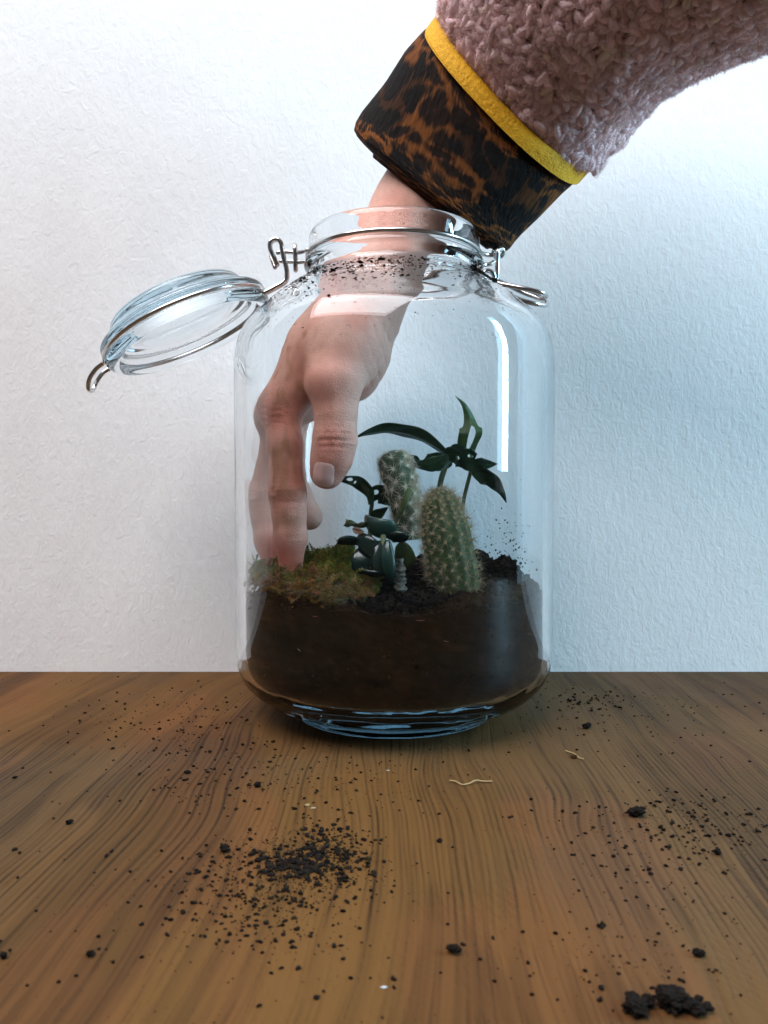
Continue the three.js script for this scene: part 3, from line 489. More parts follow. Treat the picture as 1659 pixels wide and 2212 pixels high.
// soil dust stuck to the glass: on the shoulder and behind, on the inner back wall
{
  const L = [], outR = (y) => { for (let i = 0; i < OUT.length - 1; i++) { const a = OUT[i], b = OUT[i + 1]; if (i > 12 && y >= a[1] && y <= b[1]) return lerp(a[0], b[0], (y - a[1]) / (b[1] - a[1] || 1)); } return 0.086; };
  const out = (a, y, s, fl = 1) => { const r = outR(y) + s * 0.15; L.push([V(Math.sin(a) * r, y, Math.cos(a) * r), V(s * rr(0.8, 2.0), s * rr(0.5, 0.9) * fl, s), new THREE.Euler(rr(-0.5, 0.5), rr(0, 6.28), rr(-0.4, 0.4)), earth()]); };
  for (let i = 0; i < 900; i++) out(rr(-1.6, 1.7), 0.2365 - Math.abs(gauss()) * 0.0105 - 0.002 * rnd(), 0.00016 + 0.00042 * Math.pow(rnd(), 2.5));
  for (let i = 0; i < 420; i++) out(-0.35 + gauss() * 0.4, 0.2345 - Math.abs(gauss()) * 0.0105, 0.0002 + 0.0006 * Math.pow(rnd(), 3));
  for (let i = 0; i < 160; i++) out(rr(-1.65, -1.1), 0.232 - Math.abs(gauss()) * 0.010, 0.00016 + 0.0004 * Math.pow(rnd(), 2));
  for (let i = 0; i < 90; i++) out(1.12 + gauss() * 0.06, 0.2340 + gauss() * 0.0024, rr(0.0004, 0.0012));
  for (let i = 0; i < 260; i++) out(rr(-1.5, 1.5), 0.205 + gauss() * 0.010, 0.0001 + 0.0002 * rnd());
  for (let i = 0; i < 190; i++) { const a = Math.PI / 2 + 0.5 + gauss() * 0.16, y = 0.072 + Math.abs(gauss()) * 0.016, r = 0.0802, s = 0.0002 + 0.0008 * Math.pow(rnd(), 2) * (y < 0.082 ? 1 : 0.6); L.push([V(Math.sin(a) * r, y, Math.cos(a) * r), V(s, s * rr(0.6, 1.4), s), rot(), earth()]); }
  for (const [a, y, s] of [[-0.5, 0.2265, 0.0011], [-0.30, 0.2305, 0.0013], [-0.12, 0.2325, 0.0019], [-0.27, 0.2275, 0.0010], [0.12, 0.2300, 0.0011], [0.75, 0.2285, 0.0010], [-0.75, 0.229, 0.0012], [-1.3, 0.2235, 0.0014], [-1.38, 0.219, 0.0012], [1.0, 0.2285, 0.0014]]) out(a, y, s, 0.7);
  const d = scatter('soil_specks', [crumbG(5, 1)], crumbMat, L);
  tag(d[0], 'black soil specks clinging to the shoulder and sides of the glass jar', 'soil specks');
}

// ---------------------------------------------------------------- moss
const moss = thing('moss', 'green and brown moss cushion on the soil at the left of the jar, under the fingertips', 'moss');
moss.userData.kind = 'stuff';
{
  const inMoss = (x, z) => { const e = 0.10 * (fbm(x * 60, z * 60, 120, 3) - 0.5) * 4, dx = (x + 0.048) / 0.040, dz = (z - 0.012) / 0.062; return 1 - dx * dx - dz * dz + e * 0.6; };
  const H = (x, z) => soilTop(x, z) + 0.0195 * Math.pow(clamp(inMoss(x, z)), 0.4) * (0.55 + 0.9 * fbm(x * 110, z * 110, 121, 3)) * lerp(1.0, 0.62, smooth(0.0, 0.06, z)) * (1 - 0.5 * Math.exp(-(((x + 0.055) / 0.012) ** 2 + ((z - 0.022) / 0.016) ** 2)));
  const g = grid(90, 110, (u, v) => { const x = lerp(-0.080, -0.002, u), z = lerp(-0.058, 0.079, v), r = Math.hypot(x, z), k = Math.min(1, 0.0785 / r), X = x * k, Z = z * k; return V(X, inMoss(X, Z) > 0 ? H(X, Z) + 0.002 * (noise(X * 700, Z * 700, 122) - 0.5) : soilTop(X, Z) - 0.002, Z); });
  mesh('moss_bed', g, std({ color: [0.032, 0.026, 0.010], roughness: 1 }), moss).userData.kind = 'stuff';
  const sprig = (k, curl) => {
    const pts = [], up = []; let d = V(0.25 * Math.sin(k * 5), 1, 0.2 * Math.cos(k * 3)).normalize(), p = V(0, 0, 0);
    for (let i = 0; i < 8; i++) { pts.push(p.clone()); up.push(d.clone()); p.addScaledVector(d, 0.135); d.add(V(0.3 * curl * Math.sin(k * 2.1 + i * 0.9), -0.06 * i * curl, 0.3 * curl * Math.cos(k * 1.3 + i * 0.8))).normalize(); }
    const s = [], st = tube(pts, 0.018, 10, false, 4).toNonIndexed(); st.deleteAttribute('uv');
    for (let i = 1; i < 8; i++) for (let q = 0; q < 5; q++) { const a = q * 1.257 + i * 0.7, t = up[i], sx = V(1, 0, 0).addScaledVector(t, -t.x).normalize(), sz = t.clone().cross(sx), o = sx.multiplyScalar(Math.cos(a)).addScaledVector(sz, Math.sin(a)), w = t.clone().cross(o).multiplyScalar(0.034), L = 0.17 * (1.1 - 0.07 * i) * (0.8 + 0.4 * ((i * 7 + q * 3 + k) % 5) / 5), m = pts[i].clone().addScaledVector(o, L * 0.5).addScaledVector(t, L * 0.35), e = pts[i].clone().addScaledVector(o, L * 0.95).addScaledVector(t, L * (0.55 - 0.5 * curl)); s.push(...pts[i].toArray(), ...m.clone().add(w).toArray(), ...m.clone().sub(w).toArray(), ...m.clone().add(w).toArray(), ...e.toArray(), ...m.clone().sub(w).toArray()); }
    const b = new THREE.BufferGeometry(); b.setAttribute('position', new THREE.Float32BufferAttribute(s, 3)); b.computeVertexNormals();
    return mergeGeometries([st, b]);
  };
  const L = [];
  for (let i = 0; i < 9000 && L.length < 3400; i++) {
    const x = rr(-0.079, -0.004), z = rr(-0.056, 0.078), q = inMoss(x, z);
    if (q < 0.02 || Math.hypot(x, z) > 0.0775) continue;
    const brown = smooth(0.35, 0.75, 0.42 + 0.9 * (z - 0.03) / 0.07 + 0.9 * (fbm(x * 70, z * 70, 125, 3) - 0.5) + 0.2 * smooth(0.5, 0.1, q)), v = rr(0.6, 1.4), s = rr(0.0045, 0.0115);
    const y = H(x, z) - 0.002, out = smooth(0.4, 0, q);
    const c = [lerp(lerp(0.09, 0.26, rnd() * 0.7), lerp(0.15, 0.30, rnd()), brown) * v, lerp(lerp(0.10, 0.22, rnd() * 0.7), lerp(0.085, 0.16, rnd()), brown) * v, lerp(0.015, lerp(0.025, 0.06, rnd()), brown) * v];
    L.push([V(x, y, z), V(s, s * rr(0.8, 1.2), s), new THREE.Euler(gauss() * 0.5 + out * 0.9 * Math.sign(z - 0.0), rr(0, 6.28), gauss() * 0.5 - out * 0.5 * Math.sign(x + 0.04)), c]);
  }
  for (let i = 0; i < 110; i++) { const p = i < 70 ? at(rr(655, 800), 1180, rr(-0.04, 0.0)) : at(rr(545, 600), 1190, rr(-0.03, 0.04)); if (Math.hypot(p.x, p.z) > 0.075) continue; const s = rr(0.007, 0.0125); L.push([V(p.x, H(p.x, p.z) - 0.001, p.z), V(s * 0.7, s, s * 0.7), new THREE.Euler(gauss() * 0.25, rr(0, 6.28), gauss() * 0.25), [0.10 * rr(0.7, 1.4), 0.10 * rr(0.7, 1.2), 0.03]]); }
  const mm = phys({ color: [1, 1, 1], roughness: 0.8, side: THREE.DoubleSide, specularIntensity: 0.4 });
  scatter('moss_sprigs', [sprig(1, 0.5), sprig(2, 1.3), sprig(3, 0.9), sprig(4, 1.9), sprig(5, 1.6)], mm, L, moss);
}

// ---------------------------------------------------------------- cacti
function cactus(name, label, spine, fleshAt, rows, cols, spineG, areoleG, fleshMat, spineMat, areMat, turn = 0) {
  const t = thing(name, label, 'cactus', [spine(0).x, spine(0).y, spine(0).z]);
  const f = grid(64, 64, (u, v) => local(t, fleshAt(u, v)), true);
  mesh('stem', f, fleshMat, t);
  const q = new THREE.Quaternion();
  for (let j = 0; j < rows; j++) for (let i = 0; i < cols; i++) {
    const v = clamp((j + 0.5) / rows * 0.97 + 0.02 + rr(-0.006, 0.006)), u = (i + (j % 2) * 0.5 + turn + rr(-0.08, 0.08)) / cols, p = fleshAt(u, v);
    const a = fleshAt(u + 0.01, v).sub(p), b = fleshAt(u, Math.min(1, v + 0.01)).sub(fleshAt(u, Math.max(0, v - 0.01))), n = a.cross(b).normalize();
    const c = spine(v); if (n.dot(p.clone().sub(c)) < 0) n.negate();
    if (n.z < -0.35) continue;                                       // far side, never seen
    q.setFromUnitVectors(V(0, 0, 1), n);
    const s = new THREE.Group(); s.name = 'areole'; s.position.copy(local(t, p.addScaledVector(n, 0.0004))); s.quaternion.copy(q).multiply(new THREE.Quaternion().setFromAxisAngle(V(0, 0, 1), rr(0, 6.28)));
    const k = rr(0.8, 1.15) * (v > 0.93 ? 0.7 : 1); s.scale.setScalar(k); t.add(s);
    mesh('wool', areoleG, areMat, s); mesh('spines', spineG[Math.floor(rnd() * spineG.length)], spineMat, s);
  }
  return t;
}
const spike = (dir, len, r, o = V(0, 0, 0)) => { const g = new THREE.ConeGeometry(r, len, 4, 2, true).translate(0, len / 2, 0); g.applyQuaternion(new THREE.Quaternion().setFromUnitVectors(V(0, 1, 0), dir.clone().normalize())); g.translate(o.x, o.y, o.z); g.deleteAttribute('uv'); return g; };
const star = (n, len, r, lift, jit = 0.15) => mergeGeometries(Array.from({ length: n }, (_, i) => { const a = i / n * 6.283 + gauss() * jit; return spike(V(Math.cos(a), Math.sin(a), lift + Math.abs(gauss()) * 0.15), len * rr(0.8, 1.15), r); }));
const wool = (r) => { const g = new THREE.SphereGeometry(r, 8, 6); g.scale(1, 1, 0.6); g.deleteAttribute('uv'); return g; };
{
  const cs = [at(884, 1165, -0.018), at(880, 1110, -0.018), at(868, 1050, -0.018), at(856, 1005, -0.018), at(850, 966, -0.018)], C = new THREE.CatmullRomCurve3(cs), rad = [0.0076, 0.0086, 0.0094, 0.0098, 0.0094];
  const spine = (v) => C.getPoint(clamp(v));
  const flesh = (u, v) => { const vv = clamp(v), k = Math.min(3.999, vv * 4), i = Math.floor(k), top = Math.sqrt(Math.max(0, 1 - Math.pow(clamp((vv - 0.80) / 0.2), 2.2))), r = lerp(rad[i], rad[i + 1], k - i) * top * (1 + 0.05 * Math.cos(u * 6.283 * 8 + vv * 40) * Math.cos(vv * 50)); const a = u * 6.283, p = C.getPoint(vv * 0.96), d = C.getTangent(Math.min(vv, 0.95)), sx = V(0, 0, 1).cross(d).normalize(), sz = d.clone().cross(sx); return p.addScaledVector(sx, Math.cos(a) * r).addScaledVector(sz, Math.sin(a) * r); };
  const tex = texture(256, 256, true, (x, y) => { const dry = smooth(0.50, 0.62, fbm(x * 7, y * 6, 130, 4) * 0.8 + 0.38 * Math.exp(-(((x - 0.47) / 0.13) ** 2)) ), n = 0.75 + 0.5 * noise(x * 60, y * 60, 131); return [lerp(0.07, 0.24, dry) * n, lerp(0.115, 0.20, dry) * n, lerp(0.065, 0.13, dry) * n]; });
  cactus('cactus', 'tall slender star-spined cactus with a dry grey patch, behind the broader cactus', spine, flesh, 13, 7, [star(15, 0.0050, 0.00019, 0.26), star(17, 0.0053, 0.00019, 0.20), star(13, 0.0050, 0.00019, 0.32)], wool(0.00055), std({ map: tex, roughness: 0.75 }), std({ color: [0.72, 0.68, 0.56], roughness: 0.6 }), std({ color: [0.62, 0.55, 0.40], roughness: 1 }));
}
{
  const cs = [at(988, 1300, 0.012), at(977, 1225, 0.011), at(963, 1152, 0.009), at(953, 1095, 0.007), at(945, 1046, 0.006)], C = new THREE.CatmullRomCurve3(cs), rad = [0.0112, 0.0130, 0.0128, 0.0104, 0.0060];
  const spine = (v) => C.getPoint(clamp(v));
  const flesh = (u, v) => { const vv = clamp(v), k = Math.min(3.999, vv * 4), i = Math.floor(k), f = k - i, h = f * f * (3 - 2 * f), top = Math.sqrt(Math.max(0, 1 - Math.pow(clamp((vv - 0.80) / 0.2), 2))), r = lerp(rad[i], rad[i + 1], h) * top * (1 + 0.045 * Math.cos(u * 6.283 * 13)); const a = u * 6.283, p = C.getPoint(vv * 0.97), d = C.getTangent(Math.min(vv, 0.96)), sx = V(0, 0, 1).cross(d).normalize(), sz = d.clone().cross(sx); return p.addScaledVector(sx, Math.cos(a) * r).addScaledVector(sz, Math.sin(a) * r); };
  const tex = texture(256, 256, true, (x, y) => { const n = 0.7 + 0.6 * noise(x * 50, y * 60, 133), b = 0.5 + 0.5 * Math.cos(x * 6.283 * 13), low = smooth(0.55, 0.1, y) * 0.6 * noise(x * 14, y * 5, 134); return [lerp(0.036, 0.026, b) * n * (1 + 1.2 * low), lerp(0.085, 0.058, b) * n, lerp(0.020, 0.015, b) * n]; });
  const mix = (n) => mergeGeometries([star(n, 0.0044, 0.00011, 0.5, 0.3), star(4, 0.0060, 0.00014, 1.5, 0.5)]);
  cactus('cactus', 'broad rounded cactus with dense pale spines in vertical ribs, in the middle of the jar', spine, flesh, 20, 13, [mix(13), mix(15), mix(12)], wool(0.0008), std({ map: tex, roughness: 0.7 }), std({ color: [0.36, 0.30, 0.20], roughness: 0.7 }), std({ color: [0.44, 0.30, 0.13], roughness: 1 }));
}

// ---------------------------------------------------------------- leafy plants
const leafTex = texture(128, 256, true, (x, y) => { const rib = Math.exp(-(((x - 0.5) / 0.03) ** 2)), side = Math.pow(0.5 + 0.5 * Math.cos((y * 14 + Math.abs(x - 0.5) * 7) * 6.283), 8), n = 0.8 + 0.4 * noise(x * 12, y * 20, 140); return [(0.020 + 0.02 * rib + 0.004 * side) * n, (0.060 + 0.035 * rib + 0.010 * side) * n, (0.030 + 0.01 * rib + 0.003 * side) * n]; });
const leafMat = phys({ map: leafTex, roughness: 0.42, side: THREE.DoubleSide, specularIntensity: 0.8 });
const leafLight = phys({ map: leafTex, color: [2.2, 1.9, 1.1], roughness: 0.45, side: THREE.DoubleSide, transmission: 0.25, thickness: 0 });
// a leaf along a curve: widths, holes [along, across, half length, half width], side direction and fold
function leaf(pts, width, sideDir, o = {}) {
  const { holes = [], fold = 0.35, twist = 0, wave = 0.05, shape = (s) => Math.pow(Math.sin(Math.PI * Math.pow(s, 0.75)), 0.8), nu = 44, nv = 120, thick = 0.00028, notch = [] } = o;
  const c = new THREE.CatmullRomCurve3(pts), lay = [];
  const keep = (s, t) => { for (const [hs, ht, a, b] of holes) if (((s - hs) / a) ** 2 + ((t - ht) / b) ** 2 < 1) return false; for (const [hs, sg, a, b] of notch) if (t * sg > 0 && Math.abs(s - hs) / a + (1 - Math.abs(t)) / b < 1) return false; return true; };
  const pt = (u, v, h) => { const s = v, t = 2 * u - 1, q = c.getPoint(s), d = c.getTangent(s), sd = sideDir.clone().addScaledVector(d, -sideDir.dot(d)).normalize().applyAxisAngle(d, twist * s), up = d.clone().cross(sd).normalize(), w = width * Math.max(0.012, shape(s)); return q.addScaledVector(sd, t * w * (1 - 0.12 * fold * Math.abs(t))).addScaledVector(up, Math.abs(t) * w * fold + w * wave * Math.sin(s * 17 + t * 3) * Math.abs(t) + h); };
  const ix = [], p = [], uv = [];
  for (const [k, h] of [[0, thick], [1, -thick]]) {
    const off = k * (nu + 1) * (nv + 1);
    for (let j = 0; j <= nv; j++) for (let i = 0; i <= nu; i++) { const e = i === 0 || i === nu ? 0 : h, q = pt(i / nu, j / nv, e); p.push(q.x, q.y, q.z); uv.push(i / nu, j / nv); }
    for (let j = 0; j < nv; j++) for (let i = 0; i < nu; i++) { if (!keep((j + 0.5) / nv, (i + 0.5) / nu * 2 - 1)) continue; const a = off + j * (nu + 1) + i, b = a + 1, d = a + nu + 1, e = d + 1; k ? ix.push(a, e, b, a, d, e) : ix.push(a, b, e, a, e, d); }
  }
  const g = new THREE.BufferGeometry(); g.setAttribute('position', new THREE.Float32BufferAttribute(p, 3)); g.setAttribute('uv', new THREE.Float32BufferAttribute(uv, 2)); g.setIndex(ix); g.computeVertexNormals();
  return g;
}
const stemMat = std({ color: [0.045, 0.075, 0.030], roughness: 0.6 });
{
  const z = -0.030, P = (x, y, dz = 0) => at(x, y, z + dz);
  const t = thing('leafy_plant', 'dark green plant with long perforated leaves spreading above the cacti', 'plant');
  const X = V(1, 0, 0), Z = V(0, 0.25, 1).normalize(), Y = V(0, 1, 0.3).normalize();
  mesh('stem', capped([P(992, 1190), P(998, 1120), P(1003, 1080), P(1010, 1050), P(1018, 1020), P(1020, 1008)], 0.0012, 40), stemMat, t);
  mesh('stem', capped([P(950, 1060, -0.004), P(953, 1040), P(958, 1022), P(968, 1000), P(985, 990)], 0.0017, 30), stemMat, t);
  mesh('leaf', leaf([P(972, 985), P(930, 958), P(885, 938), P(840, 931), P(800, 935), P(768, 946)], 0.0075, V(0.1, 0.45, 1).normalize(), { fold: 0.25, holes: [[0.60, -0.25, 0.10, 0.16]], wave: 0.08 }), leafMat, t);
  mesh('leaf', leaf([P(978, 1003), P(945, 1000), P(912, 1000), P(882, 984, 0.004)], 0.0062, V(0, 1, 0.5).normalize(), { fold: 0.2, holes: [], notch: [[0.70, 1, 0.16, 0.9]], wave: 0.12 }), leafMat, t);
  mesh('leaf', leaf([P(985, 985, 0.004), P(960, 1000, 0.01), P(930, 1003, 0.012), P(893, 1000, 0.012)], 0.0052, V(0, 1, 0.6).normalize(), { fold: 0.15, holes: [[0.5, 0.1, 0.08, 0.2]], wave: 0.1 }), leafMat, t);
  mesh('leaf', leaf([P(1012, 1008), P(1008, 975), P(1018, 935, 0.004), P(1016, 905), P(1004, 875), P(985, 855)], 0.0072, V(1, 0.15, 0.35).normalize(), { fold: 0.35, twist: 0.6, holes: [[0.36, 0.15, 0.15, 0.28], [0.13, 0.3, 0.035, 0.2]], shape: (s) => (s < 0.5 ? Math.pow(Math.sin(Math.PI * Math.min(s * 1.15, 1)), 0.7) : lerp(0.97, 0.0, Math.pow((s - 0.5) / 0.5, 0.62)) * 0.8), wave: 0.06 }), leafLight, t);
  mesh('leaf', leaf([P(960, 985, 0.008), P(985, 982, 0.012), P(1010, 990, 0.012), P(1040, 1002, 0.010), P(1076, 1002, 0.008)], 0.0082, V(0, 0.8, 0.8).normalize(), { fold: 0.2, holes: [[0.30, -0.3, 0.06, 0.2], [0.52, 0.35, 0.05, 0.2]], notch: [[0.62, 1, 0.05, 0.8]], wave: 0.12 }), leafMat, t);
  mesh('leaf', leaf([P(1020, 1016), P(1048, 1022, 0.004), P(1072, 1038, 0.004), P(1088, 1060, 0.002), P(1099, 1086)], 0.0066, V(0.6, 0.5, 0.6).normalize(), { fold: 0.4, twist: 0.5, shape: (s) => Math.pow(Math.sin(Math.PI * Math.pow(s, 0.6)), 0.9), wave: 0.08 }), leafMat, t);
  mesh('leaf', leaf([P(968, 978), P(982, 968), P(1000, 972), P(1012, 992)], 0.0028, V(0.3, 1, 0.4).normalize(), { fold: 0.2 }), leafMat, t);
}
{
  const z = -0.020, P = (x, y, dz = 0) => at(x, y, z + dz);
  const t = thing('leafy_plant', 'small dark plant with two perforated arching leaves behind the succulent', 'plant');
  mesh('stem', capped([P(800, 1180), P(799, 1140), P(801, 1105), P(803, 1085), P(797, 1065), P(786, 1050)], 0.0013, 40), stemMat, t);
  mesh('leaf', leaf([P(800, 1090), P(797, 1068), P(783, 1050), P(765, 1040, 0.004), P(738, 1036, 0.006)], 0.0042, V(0.3, 1, 0.4).normalize(), { fold: 0.2, holes: [[0.85, 0.2, 0.06, 0.4], [0.72, -0.1, 0.03, 0.3]], shape: (s) => 0.35 + 0.6 * Math.sin(Math.PI * clamp(s * 0.9 + 0.05)), wave: 0.1 }), leafMat, t);
  mesh('leaf', leaf([P(797, 1085), P(812, 1066), P(835, 1070), P(858, 1078), P(882, 1082)], 0.0064, V(0.1, 1, 0.5).normalize(), { fold: 0.15, holes: [[0.25, 0.15, 0.07, 0.3]], wave: 0.1 }), leafMat, t);
  mesh('leaf', leaf([P(800, 1120), P(812, 1112, 0.002), P(825, 1104, 0.003), P(838, 1096, 0.002)], 0.0036, V(0.1, 1, 0.6).normalize(), { fold: 0.2 }), leafMat, t);
  mesh('stem', capped([P(852, 1165, 0.004), P(856, 1135, 0.006), P(866, 1105, 0.010), P(876, 1078, 0.012), P(884, 1060, 0.011)], 0.0019, 40), std({ color: [0.085, 0.13, 0.04], roughness: 0.5 }), t);
}

// ---------------------------------------------------------------- succulent with thick leaves
{
  const z = 0.030, P = (x, y, dz = 0) => at(x, y, z + dz);
  const t = thing('succulent', 'glossy dark green succulent with thick rounded leaves between moss and cactus', 'succulent');
  const mk = (c) => phys({ color: c, roughness: 0.27, specularIntensity: 0.9, clearcoat: 0.2, clearcoatRoughness: 0.25 });
  const dark = mk([0.008, 0.026, 0.021]), mid = mk([0.013, 0.048, 0.038]), olive = mk([0.030, 0.046, 0.014]);
  const thick = (c, dir, side, L, W, T, bend = 0.15, cup = 0.12) => {
    const d = dir.clone().normalize(), s = side.clone().addScaledVector(d, -side.dot(d)).normalize(), n = d.clone().cross(s);
    return grid(40, 28, (u, v) => { const a = u * 6.283, b = (v - 0.5) * Math.PI, y = Math.sin(b), w = Math.pow(Math.max(0, Math.cos(b)), 0.72) * (1 + 0.16 * y), x = Math.cos(a) * w, h = Math.sin(a) * Math.pow(w, 0.9); return c.clone().addScaledVector(d, y * L).addScaledVector(s, x * W).addScaledVector(n, h * T - bend * L * y * y + cup * W * x * x); }, true);
  };
  const lf = (m, ...a) => mesh('leaf', thick(...a), m, t);
  lf(mid, P(814, 1141, 0.002), V(0.75, -0.22, 0.45), V(-0.3, 0.75, 0.65), 0.0096, 0.0066, 0.0034, 0.42, -0.1);
  lf(dark, P(757, 1168, 0.000), V(-1, 0.10, 0.25), V(0.1, 0.40, 1), 0.0066, 0.0048, 0.0020, 0.10);
  lf(dark, P(795, 1176, 0.004), V(0.75, -0.55, 0.35), V(0.5, 0.8, 0.2), 0.0078, 0.0048, 0.0024, 0.22);
  lf(mid, P(839, 1208, 0.011), V(0.10, -1, 0.10), V(1, 0.1, 0.35), 0.0098, 0.0036, 0.0030, 0.16);
  lf(dark, P(821, 1206, 0.007), V(-0.06, -1, 0.16), V(1, 0, -0.3), 0.0092, 0.0044, 0.0026, 0.12);
  lf(olive, P(874, 1197, -0.001), V(0.35, -1, 0.05), V(1, 0.35, 0.30), 0.0066, 0.0052, 0.0012, 0.05);
  lf(dark, P(856, 1158, 0.004), V(1, -0.08, 0.30), V(0.05, 0.72, 0.7), 0.0062, 0.0036, 0.0018, 0.10);
  lf(dark, P(784, 1205, 0.002), V(-0.30, -0.9, 0.4), V(1, -0.3, 0.1), 0.0080, 0.0050, 0.0022, 0.2);
  lf(dark, P(800, 1236, 0.006), V(0.95, -0.15, 0.4), V(0.2, 0.35, 1), 0.0060, 0.0034, 0.0018, 0.12);
  lf(mid, P(806, 1218, 0.004), V(0.55, -0.75, 0.3), V(0.7, 0.5, 0.3), 0.0040, 0.0018, 0.0012, 0.12);
  lf(dark, P(846, 1236, -0.002), V(0.2, -1, 0.2), V(1, 0.1, 0), 0.0070, 0.0042, 0.0022, 0.1);
  const dry = mk([0.07, 0.075, 0.03]);
  mesh('leaf', leaf([P(795, 1132, -0.004), P(778, 1136, 0), P(762, 1132, 0.003), P(747, 1130, 0.005)], 0.0026, V(0.2, 1, 0.4).normalize(), { fold: 0.3, nu: 16, nv: 40, shape: (s) => 0.5 + 0.5 * Math.sin(s * 9) * 0.3 + 0.25 * s, wave: 0.3 }), dry, t);
  mesh('leaf', leaf([P(762, 1142, 0.002), P(775, 1146, 0.003), P(788, 1148, 0.003)], 0.0020, V(0.2, 1, 0.4).normalize(), { fold: 0.3, nu: 12, nv: 24 }), std({ color: [0.42, 0.24, 0.17], roughness: 0.8 }), t);
  mesh('stem', capped([P(826, 1185, 0.006), P(828, 1168, 0.005), P(828, 1150, 0.004)], 0.0014, 20), std({ color: [0.22, 0.25, 0.12], roughness: 0.6 }), t);
  // ringed pale trunk
  const tc = new THREE.CatmullRomCurve3([P(868, 1290), P(864, 1262), P(863, 1235), P(858, 1205)]);
  const trunk = grid(24, 60, (u, v) => { const p = tc.getPoint(v), a = u * 6.283, r = 0.0030 * (1 + 0.12 * Math.sin(v * 46 + 7 * noise(u * 4, v * 3, 152, 4)) + 0.35 * (noise(u * 6, v * 12, 150, 6) - 0.5)); return p.add(V(Math.cos(a) * r, 0, Math.sin(a) * r)); }, true);
  mesh('trunk', trunk, std({ map: texture(64, 128, true, (x, y) => { const n = noise(x * 10, y * 26, 151, 10), k = lerp(0.03, 0.20, n); return [k, k * 0.95, k * 0.78]; }), roughness: 0.9 }), t);
}
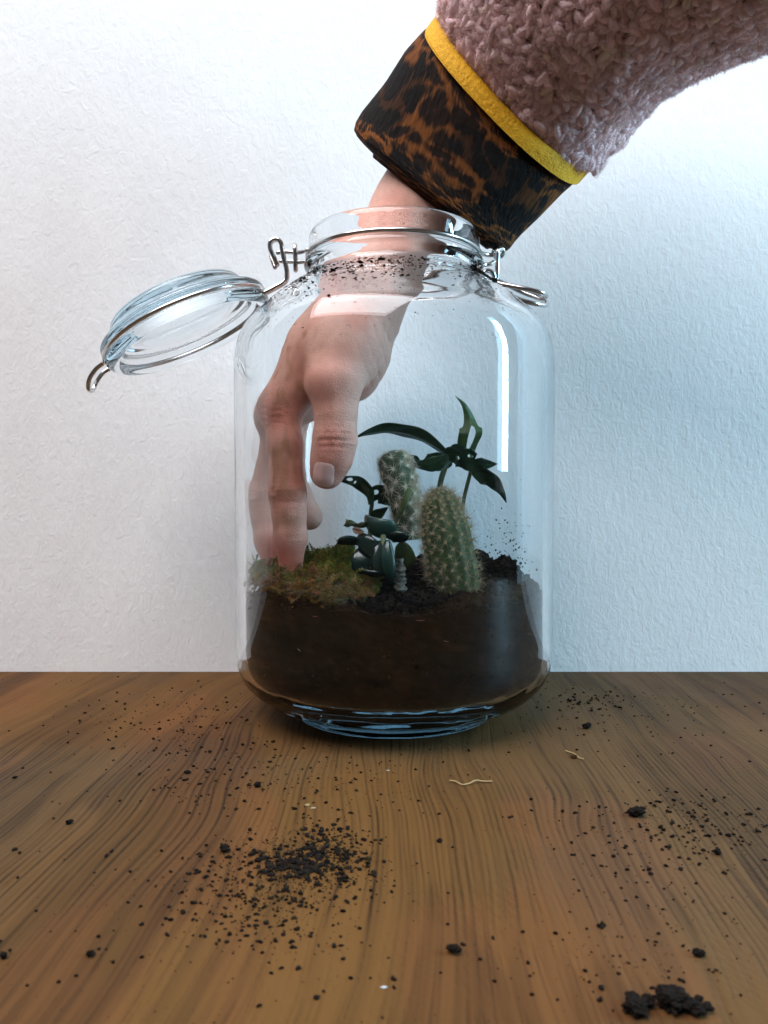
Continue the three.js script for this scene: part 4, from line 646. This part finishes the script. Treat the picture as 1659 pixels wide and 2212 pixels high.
// ---------------------------------------------------------------- spilled soil on the table
{
  const G = [crumbG(11, 1), crumbG(12, 1), crumbG(13, 1), crumbG(14, 1)], L = [];
  const drop = (px, py, s) => { const p = onTable(px, py); if (Math.hypot(p.x, p.z) < 0.056 || p.z < WALL_Z + 0.002) return; const f = rr(0.55, 0.85); L.push([p.setY(s * f * 0.45 + 0.0001), V(s * rr(0.8, 1.5), s * f, s * rr(0.7, 1.1)), new THREE.Euler(rr(-0.3, 0.3), rr(0, 6.28), rr(-0.3, 0.3)), earth()]); };
  const blob = (n, cx, cy, sx, sy, s0, s1, e = 2.5, tilt = 0) => { for (let i = 0; i < n; i++) { const a = gauss(), b = gauss(); drop(cx + a * sx + b * sy * tilt, cy + b * sy, s0 + (s1 - s0) * Math.pow(rnd(), e)); } };
  blob(480, 660, 1862, 72, 27, 0.00015, 0.0011, 3); blob(900, 650, 1868, 80, 32, 0.00008, 0.0003, 2);                     // the small heap in front of the jar
  blob(150, 640, 1874, 34, 9, 0.0003, 0.0011, 1.8);
  blob(220, 715, 1820, 46, 26, 0.0002, 0.0009);
  blob(420, 600, 1905, 120, 48, 0.00016, 0.0008, 3);
  blob(330, 560, 1970, 110, 60, 0.00014, 0.0007, 3);
  blob(240, 380, 1560, 110, 40, 0.00022, 0.0009, 3);
  blob(220, 520, 1680, 130, 45, 0.00018, 0.0008, 3);
  blob(130, 760, 1690, 110, 40, 0.00016, 0.0007, 3);
  blob(110, 1270, 1515, 55, 14, 0.00025, 0.0010, 2.5);
  blob(260, 1430, 1800, 130, 60, 0.00015, 0.0008, 3);
  blob(150, 1500, 1780, 90, 30, 0.00015, 0.0009, 3);
  blob(140, 1400, 2030, 130, 70, 0.00012, 0.0006, 3);
  blob(150, 1330, 1540, 200, 45, 0.0002, 0.0007, 3.5);
  for (let i = 0; i < 360; i++) drop(rr(-20, 1680), 1462 + 760 * Math.pow(rnd(), 1.1), 0.00012 + 0.00055 * Math.pow(rnd(), 4));
  for (let i = 0; i < 90; i++) drop(rr(-20, 1680), rr(1500, 2190), 0.0003 + 0.0005 * rnd());
  for (const m of scatter('scattered_soil', [mergeGeometries([G[0]])], crumbMat, L)) tag(m, 'dark soil crumbs spilled all over the oak table', 'spilled soil');
  // the larger crumbs, one by one
  const big = [[1373, 1763, 0.0030, 'round black soil lump on the right of the table, biggest one right of the jar'], [978, 2059, 0.0018, 'lone black soil crumb at the front of the table, right of the middle'], [1450, 2176, 0.0040, 'large blurred soil clod at the bottom right corner'], [1374, 2190, 0.0030, 'blurred soil clod left of the largest clod at the bottom edge'], [1502, 2186, 0.0026, 'blurred soil clod right of the largest clod at the bottom edge'], [1508, 2064, 0.0018, 'black soil crumb above the clods at the bottom right'], [1266, 1574, 0.0024, 'black soil crumb on the table right of the jar foot'], [557, 1700, 0.0019, 'flat black soil crumb in front of the jar, left of the middle'], [405, 1671, 0.0016, 'black soil crumb left of the jar, behind the flat one'], [150, 1780, 0.0015, 'black soil crumb near the left edge of the table'], [195, 2066, 0.0013, 'oblong black soil crumb at the lower left of the table'], [488, 1838, 0.0019, 'black soil crumb just left of the spilled heap'], [632, 1868, 0.0021, 'dark soil lump in the middle of the spilled heap'], [1550, 1846, 0.0016, 'black soil crumb near the right edge of the table'], [8, 1700 + 370, 0.0013, 'black soil crumb cut by the left edge of the picture'], [1240, 1638, 0.0016, 'brown soil crumb with fibres right of the jar']];
  big.forEach(([px, py, s, label], i) => {
    const p = onTable(px, py), g = mergeGeometries((s > 0.0025 ? [0, 1, 2, 3, 4, 5, 6] : s > 0.0017 ? [0, 1, 2] : [0, 1]).map((q) => { const h = crumbG(20 + i * 9 + q, q ? 6 : 12), e = q ? rr(0.3, 0.55) : 0.85; return h.scale(e, e * 0.9, e).translate(q ? gauss() * 0.55 : 0, q ? rr(-0.2, 0.25) : 0, q ? gauss() * 0.5 : 0); })); g.scale(s * rr(0.85, 1.05), s * rr(0.65, 0.8), s * 0.85);
    g.computeBoundingBox(); g.translate(0, -g.boundingBox.min.y - s * 0.08, 0);
    const m = mesh('soil_crumb', g, phys({ color: i === 15 ? [0.06, 0.035, 0.012] : [0.010, 0.0075, 0.006], roughness: 1, specularIntensity: 0.15 }));
    m.position.set(p.x, 0.0001, p.z); m.rotation.y = rr(0, 6);
    tag(m, label, 'soil crumb', 'larger soil crumbs on the table');
  });
  // pale root threads and flakes
  const T = (x, y, h = 0.0006) => onTable(x, y).setY(h);
  tag(mesh('root_thread', capped([T(972, 1689), T(984, 1692, 0.0008), T(998, 1698), T(1012, 1696), T(1028, 1692, 0.0012), T(1045, 1691), T(1062, 1691)], 0.00032, 50, 6), std({ color: [0.33, 0.22, 0.10], roughness: 0.8 })), 'pale curved root thread lying on the table in front of the jar', 'root');
  tag(mesh('root_thread', capped([T(1222, 1624), T(1232, 1630, 0.001), T(1241, 1637, 0.0018), T(1252, 1640), T(1260, 1642)], 0.0003, 40, 6), std({ color: [0.36, 0.25, 0.11], roughness: 0.8 })), 'short pale root thread at the brown crumb right of the jar', 'root');
  const flake = (px, py, r, c, label) => { const s = crumbG(Math.round(px), 2); s.scale(r, r * 0.25, r * 0.6); const m = mesh('pale_flake', s, std({ color: c, roughness: 0.8 })); const p = onTable(px, py); m.position.set(p.x, r * 0.2, p.z); m.rotation.y = rr(0, 3); tag(m, label, 'flake', 'pale flakes on the table'); };
  flake(664, 1740, 0.0013, [0.24, 0.18, 0.07], 'yellowish flake on the table in front of the jar');
  flake(677, 1747, 0.0012, [0.30, 0.24, 0.18], 'whitish flake just right of the yellowish flake');
  flake(828, 2134, 0.0008, [0.4, 0.4, 0.4], 'tiny white speck at the front edge of the table');
  flake(838, 1665, 0.0008, [0.3, 0.28, 0.26], 'tiny white speck in front of the jar foot');
}
renderer.render(scene, camera);
